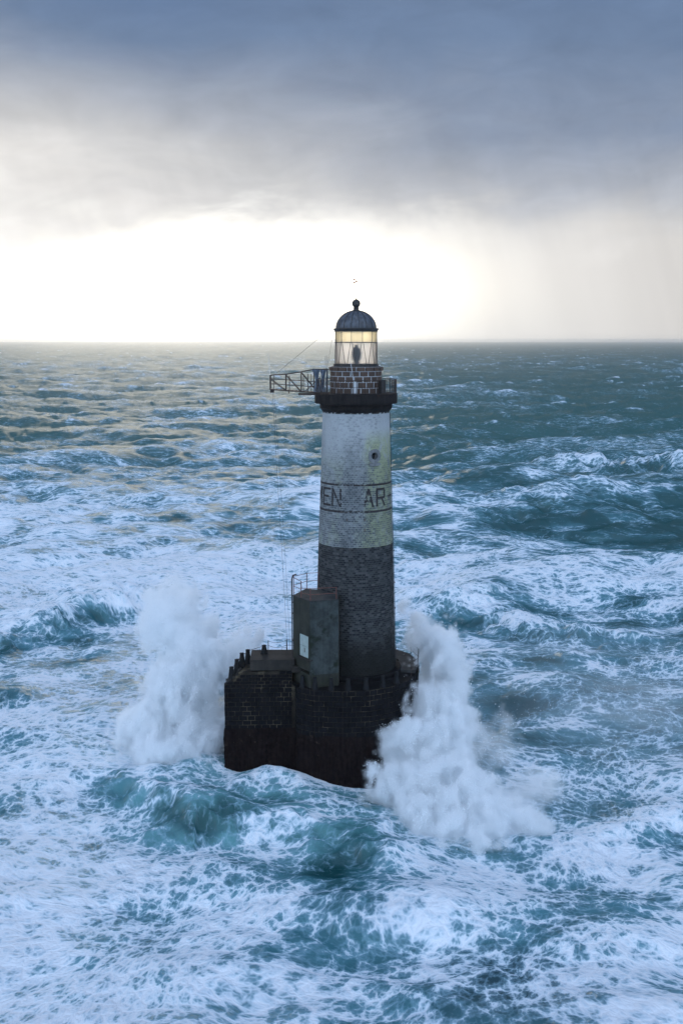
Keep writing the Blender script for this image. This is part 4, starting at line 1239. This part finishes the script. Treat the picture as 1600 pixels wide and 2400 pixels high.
# roof railing of red brown pipe
rr_ = props(empty('roof_railing', (-3.4, -4.0, ZT)), 'red brown pipe railing round the flat roof of the annex', 'railing')
def rp(o): o.parent = rr_; o.location = (3.4, 4.0, -ZT); return o
corner = [(-5.55, -3.5), (-4.75, -4.75), (-4.0, -5.85), (-1.7, -5.1)]
for (x, y), h in zip([(-5.55, -3.5), (-4.85, -4.6), (-4.0, -5.85), (-1.75, -5.12), (-4.45, -1.2), (-3.4, -0.9)], (1.8, 1.55, 1.15, 1.1, 1.5, 1.5)):
    rp(MB().tube((x, y, ZT), (x, y, ZT + h), 0.035, 6).build('post', M['redpipe'], None))
for f in (1.0, 0.52):
    rp(MB().path([(-5.55, -3.5, ZT + 1.6 * f), (-4.85, -4.6, ZT + 1.5 * f), (-4.8, -4.7, ZT + 0.9 * f), (-4.0, -5.85, ZT + 1.12 * f), (-1.75, -5.12, ZT + 1.08 * f)], 0.026, 6).build('rail', M['redpipe'], None))
    rp(MB().path([(-5.55, -3.5, ZT + 1.75 * f), (-5.35, -3.0, ZT + 1.65 * f), (-4.45, -1.2, ZT + 1.5 * f), (-3.4, -0.9, ZT + 1.5 * f)], 0.026, 6).build('rail', M['redpipe'], None))

# ================================================================== SPRAY
def noise3(N, beta, seed):
    r = np.random.default_rng(seed)
    f = np.fft.fftfreq(N, 1 / N)
    a, b, c = np.meshgrid(f, f, f, indexing='ij')
    k = np.sqrt(a * a + b * b + c * c); k[0, 0, 0] = 1
    s = np.where(k < 2, 0, k ** -beta); s[0, 0, 0] = 0
    n = np.fft.ifftn(np.fft.fftn(r.standard_normal((N, N, N))) * s).real
    return n / n.std()
N3 = [noise3(64, 2.1, 31), noise3(64, 2.1, 32), noise3(64, 1.9, 33)]
def s3(a, x, y, z, L):
    N = a.shape[0]
    out = 0
    u, v, w = (x / L * N) % N, (y / L * N) % N, (z / L * N) % N
    i, j, k = u.astype(int), v.astype(int), w.astype(int)
    fu, fv, fw = u - i, v - j, w - k
    i %= N; j %= N; k %= N
    I, J, K = (i + 1) % N, (j + 1) % N, (k + 1) % N
    return ((a[i, j, k] * (1 - fu) + a[I, j, k] * fu) * (1 - fv) + (a[i, J, k] * (1 - fu) + a[I, J, k] * fu) * fv) * (1 - fw) + \
           ((a[i, j, K] * (1 - fu) + a[I, j, K] * fu) * (1 - fv) + (a[i, J, K] * (1 - fu) + a[I, J, K] * fu) * fv) * fw

def spray_mat(name, dens, aniso=0.0, colr=(0.997, 0.998, 0.999)):
    mat, T = new_mat(name)
    pv = T.new('ShaderNodeVolumePrincipled')
    pv.inputs['Color'].default_value = (*colr, 1)
    pv.inputs['Anisotropy'].default_value = aniso
    pv.inputs['Density Attribute'].default_value = ''
    T.put(pv.inputs['Density'], T.m('MULTIPLY', T.attr('density'), dens))
    T.l.new(pv.outputs[0], T.new('ShaderNodeOutputMaterial').inputs['Volume'])
    return mat
def drop_mat():
    mat, T = new_mat('spray drops')
    d = T.new('ShaderNodeBsdfDiffuse'); d.inputs[0].default_value = (0.88, 0.91, 0.93, 1)
    t = T.new('ShaderNodeBsdfTranslucent'); t.inputs[0].default_value = (0.88, 0.91, 0.93, 1)
    m = T.new('ShaderNodeMixShader'); m.inputs[0].default_value = 0.5
    T.l.new(d.outputs[0], m.inputs[1]); T.l.new(t.outputs[0], m.inputs[2])
    finish(T, m)
    return mat
M['drops'] = drop_mat()

def spray(name, lo, hi, vox, field, mat, ndrop, label, seed, cat='spray'):
    """a body of flying spray: a density grid filled from field(x, y, z), with drops thrown off its edge"""
    lo, hi = np.array(lo, float), np.array(hi, float)
    n = np.maximum(4, np.round((hi - lo) / vox).astype(int))
    ax = [lo[q] + (hi[q] - lo[q]) * (np.arange(n[q]) + 0.5) / n[q] for q in range(3)]
    X, Y, Z = np.meshgrid(*ax, indexing='ij')
    D = field(X.ravel(), Y.ravel(), Z.ravel())
    r = np.random.default_rng(seed)
    w = np.clip(D, 0, 1) ** 2.0
    w = w / w.sum()
    pick = r.choice(len(w), ndrop, p=w)
    P0 = np.stack([X.ravel()[pick], Y.ravel()[pick], Z.ravel()[pick]], 1) + r.normal(0, vox * 1.1, (ndrop, 3))
    rad = np.clip(0.018 * np.exp(r.normal(0, 0.5, ndrop)), 0.006, 0.07)
    G_ = len(D)
    # the grid values and the drops travel as points of one mesh
    co = np.zeros((G_ + ndrop, 3), np.float32); co[G_:] = P0
    val = np.concatenate([D, rad]).astype(np.float32)
    me = bpy.data.meshes.new(name)
    me.vertices.add(G_ + ndrop); me.vertices.foreach_set('co', co.ravel())
    a = me.attributes.new('val', 'FLOAT', 'POINT'); a.data.foreach_set('value', val)
    me.materials.append(mat); me.materials.append(M['drops'])
    o = bpy.data.objects.new(name, me); col.objects.link(o)
    ng = bpy.data.node_groups.new(name + '_fill', 'GeometryNodeTree')
    ng.interface.new_socket('Geometry', in_out='INPUT', socket_type='NodeSocketGeometry')
    ng.interface.new_socket('Geometry', in_out='OUTPUT', socket_type='NodeSocketGeometry')
    K = NT(ng)
    gi = K.new('NodeGroupInput'); go = K.new('NodeGroupOutput')
    pos = K.new('GeometryNodeInputPosition').outputs[0]
    rel = K.vm('DIVIDE', K.vm('SUBTRACT', pos, tuple(lo)), tuple((hi - lo) / n))
    rel = K.vm('FLOOR', rel)
    x, y, z = K.sep(rel)
    x = K.m('MINIMUM', K.m('MAXIMUM', x, 0.0), float(n[0] - 1)); y = K.m('MINIMUM', K.m('MAXIMUM', y, 0.0), float(n[1] - 1)); z = K.m('MINIMUM', K.m('MAXIMUM', z, 0.0), float(n[2] - 1))
    fi = K.new('ShaderNodeMath', operation='MULTIPLY_ADD')   # index = (x*ny + y)*nz + z, kept in two exact steps
    K.put(fi.inputs[0], x); fi.inputs[1].default_value = float(n[1]); K.put(fi.inputs[2], y)
    toi = K.new('FunctionNodeFloatToInt'); K.put(toi.inputs[0], fi.outputs[0])
    toz = K.new('FunctionNodeFloatToInt'); K.put(toz.inputs[0], z)
    im = K.new('FunctionNodeIntegerMath', operation='MULTIPLY_ADD')
    K.l.new(toi.outputs[0], im.inputs[0]); im.inputs[1].default_value = int(n[2]); K.l.new(toz.outputs[0], im.inputs[2])
    at = K.new('GeometryNodeInputNamedAttribute', data_type='FLOAT'); at.inputs['Name'].default_value = 'val'
    si = K.new('GeometryNodeSampleIndex', data_type='FLOAT', domain='POINT')
    K.l.new(gi.outputs[0], si.inputs['Geometry']); K.l.new(at.outputs[0], si.inputs['Value']); K.l.new(im.outputs[0], si.inputs['Index'])
    vc = K.new('GeometryNodeVolumeCube')
    K.l.new(si.outputs[0], vc.inputs['Density'])
    vc.inputs['Min'].default_value = tuple(lo); vc.inputs['Max'].default_value = tuple(hi)
    for q, s in enumerate(('X', 'Y', 'Z')): vc.inputs['Resolution ' + s].default_value = int(n[q])
    sm = K.new('GeometryNodeSetMaterial'); sm.inputs['Material'].default_value = mat
    K.l.new(vc.outputs[0], sm.inputs['Geometry'])
    idx = K.new('GeometryNodeInputIndex')
    cmp_ = K.new('FunctionNodeCompare', data_type='INT', operation='GREATER_EQUAL')
    K.l.new(idx.outputs[0], cmp_.inputs[2]); cmp_.inputs[3].default_value = G_
    mp = K.new('GeometryNodeMeshToPoints')
    K.l.new(gi.outputs[0], mp.inputs['Mesh']); K.l.new(cmp_.outputs[0], mp.inputs['Selection']); K.l.new(at.outputs[0], mp.inputs['Radius'])
    sm2 = K.new('GeometryNodeSetMaterial'); sm2.inputs['Material'].default_value = M['drops']
    K.l.new(mp.outputs[0], sm2.inputs['Geometry'])
    jn = K.new('GeometryNodeJoinGeometry')
    K.l.new(sm2.outputs[0], jn.inputs[0]); K.l.new(sm.outputs[0], jn.inputs[0])
    K.l.new(jn.outputs[0], go.inputs[0])
    md = o.modifiers.new('fill', 'NODES'); md.node_group = ng
    return props(o, label, cat, kind='stuff')

def blob_field(blobs, fall, seedoff, k=0.5):
    def f(x, y, z):
        wx = s3(N3[0], x + seedoff, y, z, 14.0) * 0.55; wy = s3(N3[1], x, y + seedoff, z, 14.0) * 0.55; wz = s3(N3[2], x, y, z + seedoff, 14.0) * 0.55
        X, Y, Z = x + wx, y + wy, z + wz
        s = np.zeros_like(x)
        den = np.zeros_like(x) + 1e-6
        for bx, by, bz, br, bd in blobs:
            br = br * 1.18
            d = np.sqrt((X - bx) ** 2 + (Y - by) ** 2 + (Z - bz) ** 2) / br
            v = np.clip(1.25 - d, 0, None)
            s = s + v * v
            den = den + v * v * v * bd; 
            fall_ = 0
        wsum = np.zeros_like(x) + 1e-6
        for bx, by, bz, br, bd in blobs:
            br = br * 1.18
            d = np.sqrt((X - bx) ** 2 + (Y - by) ** 2 + (Z - bz) ** 2) / br
            wsum += np.clip(1.25 - d, 0, None) ** 3
        bdm = den / wsum
        s = np.sqrt(s)
        zs = z * 0.62
        n = s3(N3[2], x, y, zs + seedoff, 10.0) * 0.50 + s3(N3[1], x + 3, y, zs, 4.6) * 0.36 + s3(N3[0], x, y + 7, zs, 2.3) * 0.22
        e = s - 0.29 + 0.26 * n
        D = np.clip(e / fall, 0, 1)
        D = D * D * (3 - 2 * D)
        D *= np.clip(0.55 + 0.55 * n, 0.12, 1.4) * np.clip(bdm, 0, 1)
        return np.where(s <= 0.02, 0, D)
    return f
RB = [(4.71, 5, 13.08, 1.16, 1), (6.34, 4.5, 11.93, 1.45, 1), (7.31, 3.5, 10.51, 1.85, 1), (8.44, 2, 8.41, 2.43, 1), (8.29, 0, 6.12, 2.8, 1), (6.87, -3, 4.28, 3.31, 1), (4.78, -5.5, 3.59, 2.2, 1), (6.24, -6.5, 1.99, 3.39, 1), (3.88, -8.5, 1.62, 2.22, 1), (4.48, -11, 0.36, 2.89, 1), (7.36, -11, 0.36, 3.25, 1), (5.71, -14, -0.5, 2.98, 1), (9.2, -14, -0.18, 3.15, 1), (12.0, -14, -0.18, 2.62, 1), (9.55, -17, -0.6, 2.2, 1), (13.17, -15.5, -0.3, 2.07, 1), (7.08, -18, -0.4, 1.68, 1), (12.23, -4, 2.22, 2.71, 0.12), (14.75, -10, 0.31, 2.55, 0.2)]
LB = [(-18.97, 12, 11.81, 2.65, 0.4), (-17.69, 9, 9.88, 3.24, 0.7), (-16.61, 7, 7.35, 3.49, 1), (-15.83, 4, 5.23, 3.65, 1), (-13.74, 4, 6.1, 2.28, 1), (-12.15, 5, 8.37, 1.75, 1), (-10.13, 6, 9.38, 1.35, 1), (-16.43, 2, 2.91, 3.76, 1), (-19.96, 1, 2.0, 2.52, 1), (-17.64, -1, 1.07, 3.39, 1), (-15.12, -2, 1.04, 2.84, 1), (-15.65, -4, -0.02, 1.75, 1), (-13.76, 0, 1.94, 1.81, 1), (-21.34, 2, 2.91, 1.64, 1)]
M['spray'] = spray_mat('dense white spray', 2.4, 0.0, (0.982, 0.994, 0.999))
spray('wave_spray', (-0.5, -23, -2.5), (19, 9, 16), 0.18, blob_field(RB, 0.50, 0.0), M['spray'], 260000, 'great white burst of spray curling round the right side of the pier', 41)
spray('wave_spray', (-25.5, -8.5, -2.5), (-7.5, 17, 16), 0.18, blob_field(LB, 0.52, 5.0), M['spray'], 220000, 'white burst of spray rising against the left side of the pier', 42)

def mist_field(x, y, z):
    n = s3(N3[0], x * 0.6 + y * 0.25, y, z * 2, 46.0) * 0.6 + s3(N3[1], x, y * 1.4, z * 2, 19.0) * 0.4
    e = np.exp(-(((x - 30) / 22) ** 2 + ((y - 10) / 24) ** 2) ** 2)
    return np.clip(0.42 + 0.55 * n, 0, 1.5) * e * np.exp(-np.clip(z, 0, None) / 1.6) * np.clip((4.6 - z) / 1.5, 0, 1)
M['mist'] = spray_mat('drifting spray', 0.085)
spray('drifting_spray', (7, -16, -1.5), (56, 42, 5), 0.7, mist_field, M['mist'], 4000, 'thin veil of drifting spray over the foam right of the pier', 43)

# ================================================================== HAZE
mat, T = new_mat('sea haze')
pv = T.new('ShaderNodeVolumePrincipled')
pv.inputs['Color'].default_value = (0.97, 0.97, 0.97, 1)
pv.inputs['Density'].default_value = 7.5e-5
pv.inputs['Anisotropy'].default_value = 0.78
T.l.new(pv.outputs[0], T.new('ShaderNodeOutputMaterial').inputs['Volume'])
bm = bmesh.new()
bmesh.ops.create_cube(bm, size=1.0, matrix=Matrix.Translation((0, 0, 18)) @ Matrix.Diagonal((54000, 54000, 60, 1)))
hm = bpy.data.meshes.new('haze'); bm.to_mesh(hm); bm.free()
haze = link_mesh('haze', hm, mat)
props(haze, 'thin pale sea haze over the whole sea', 'haze', kind='stuff')
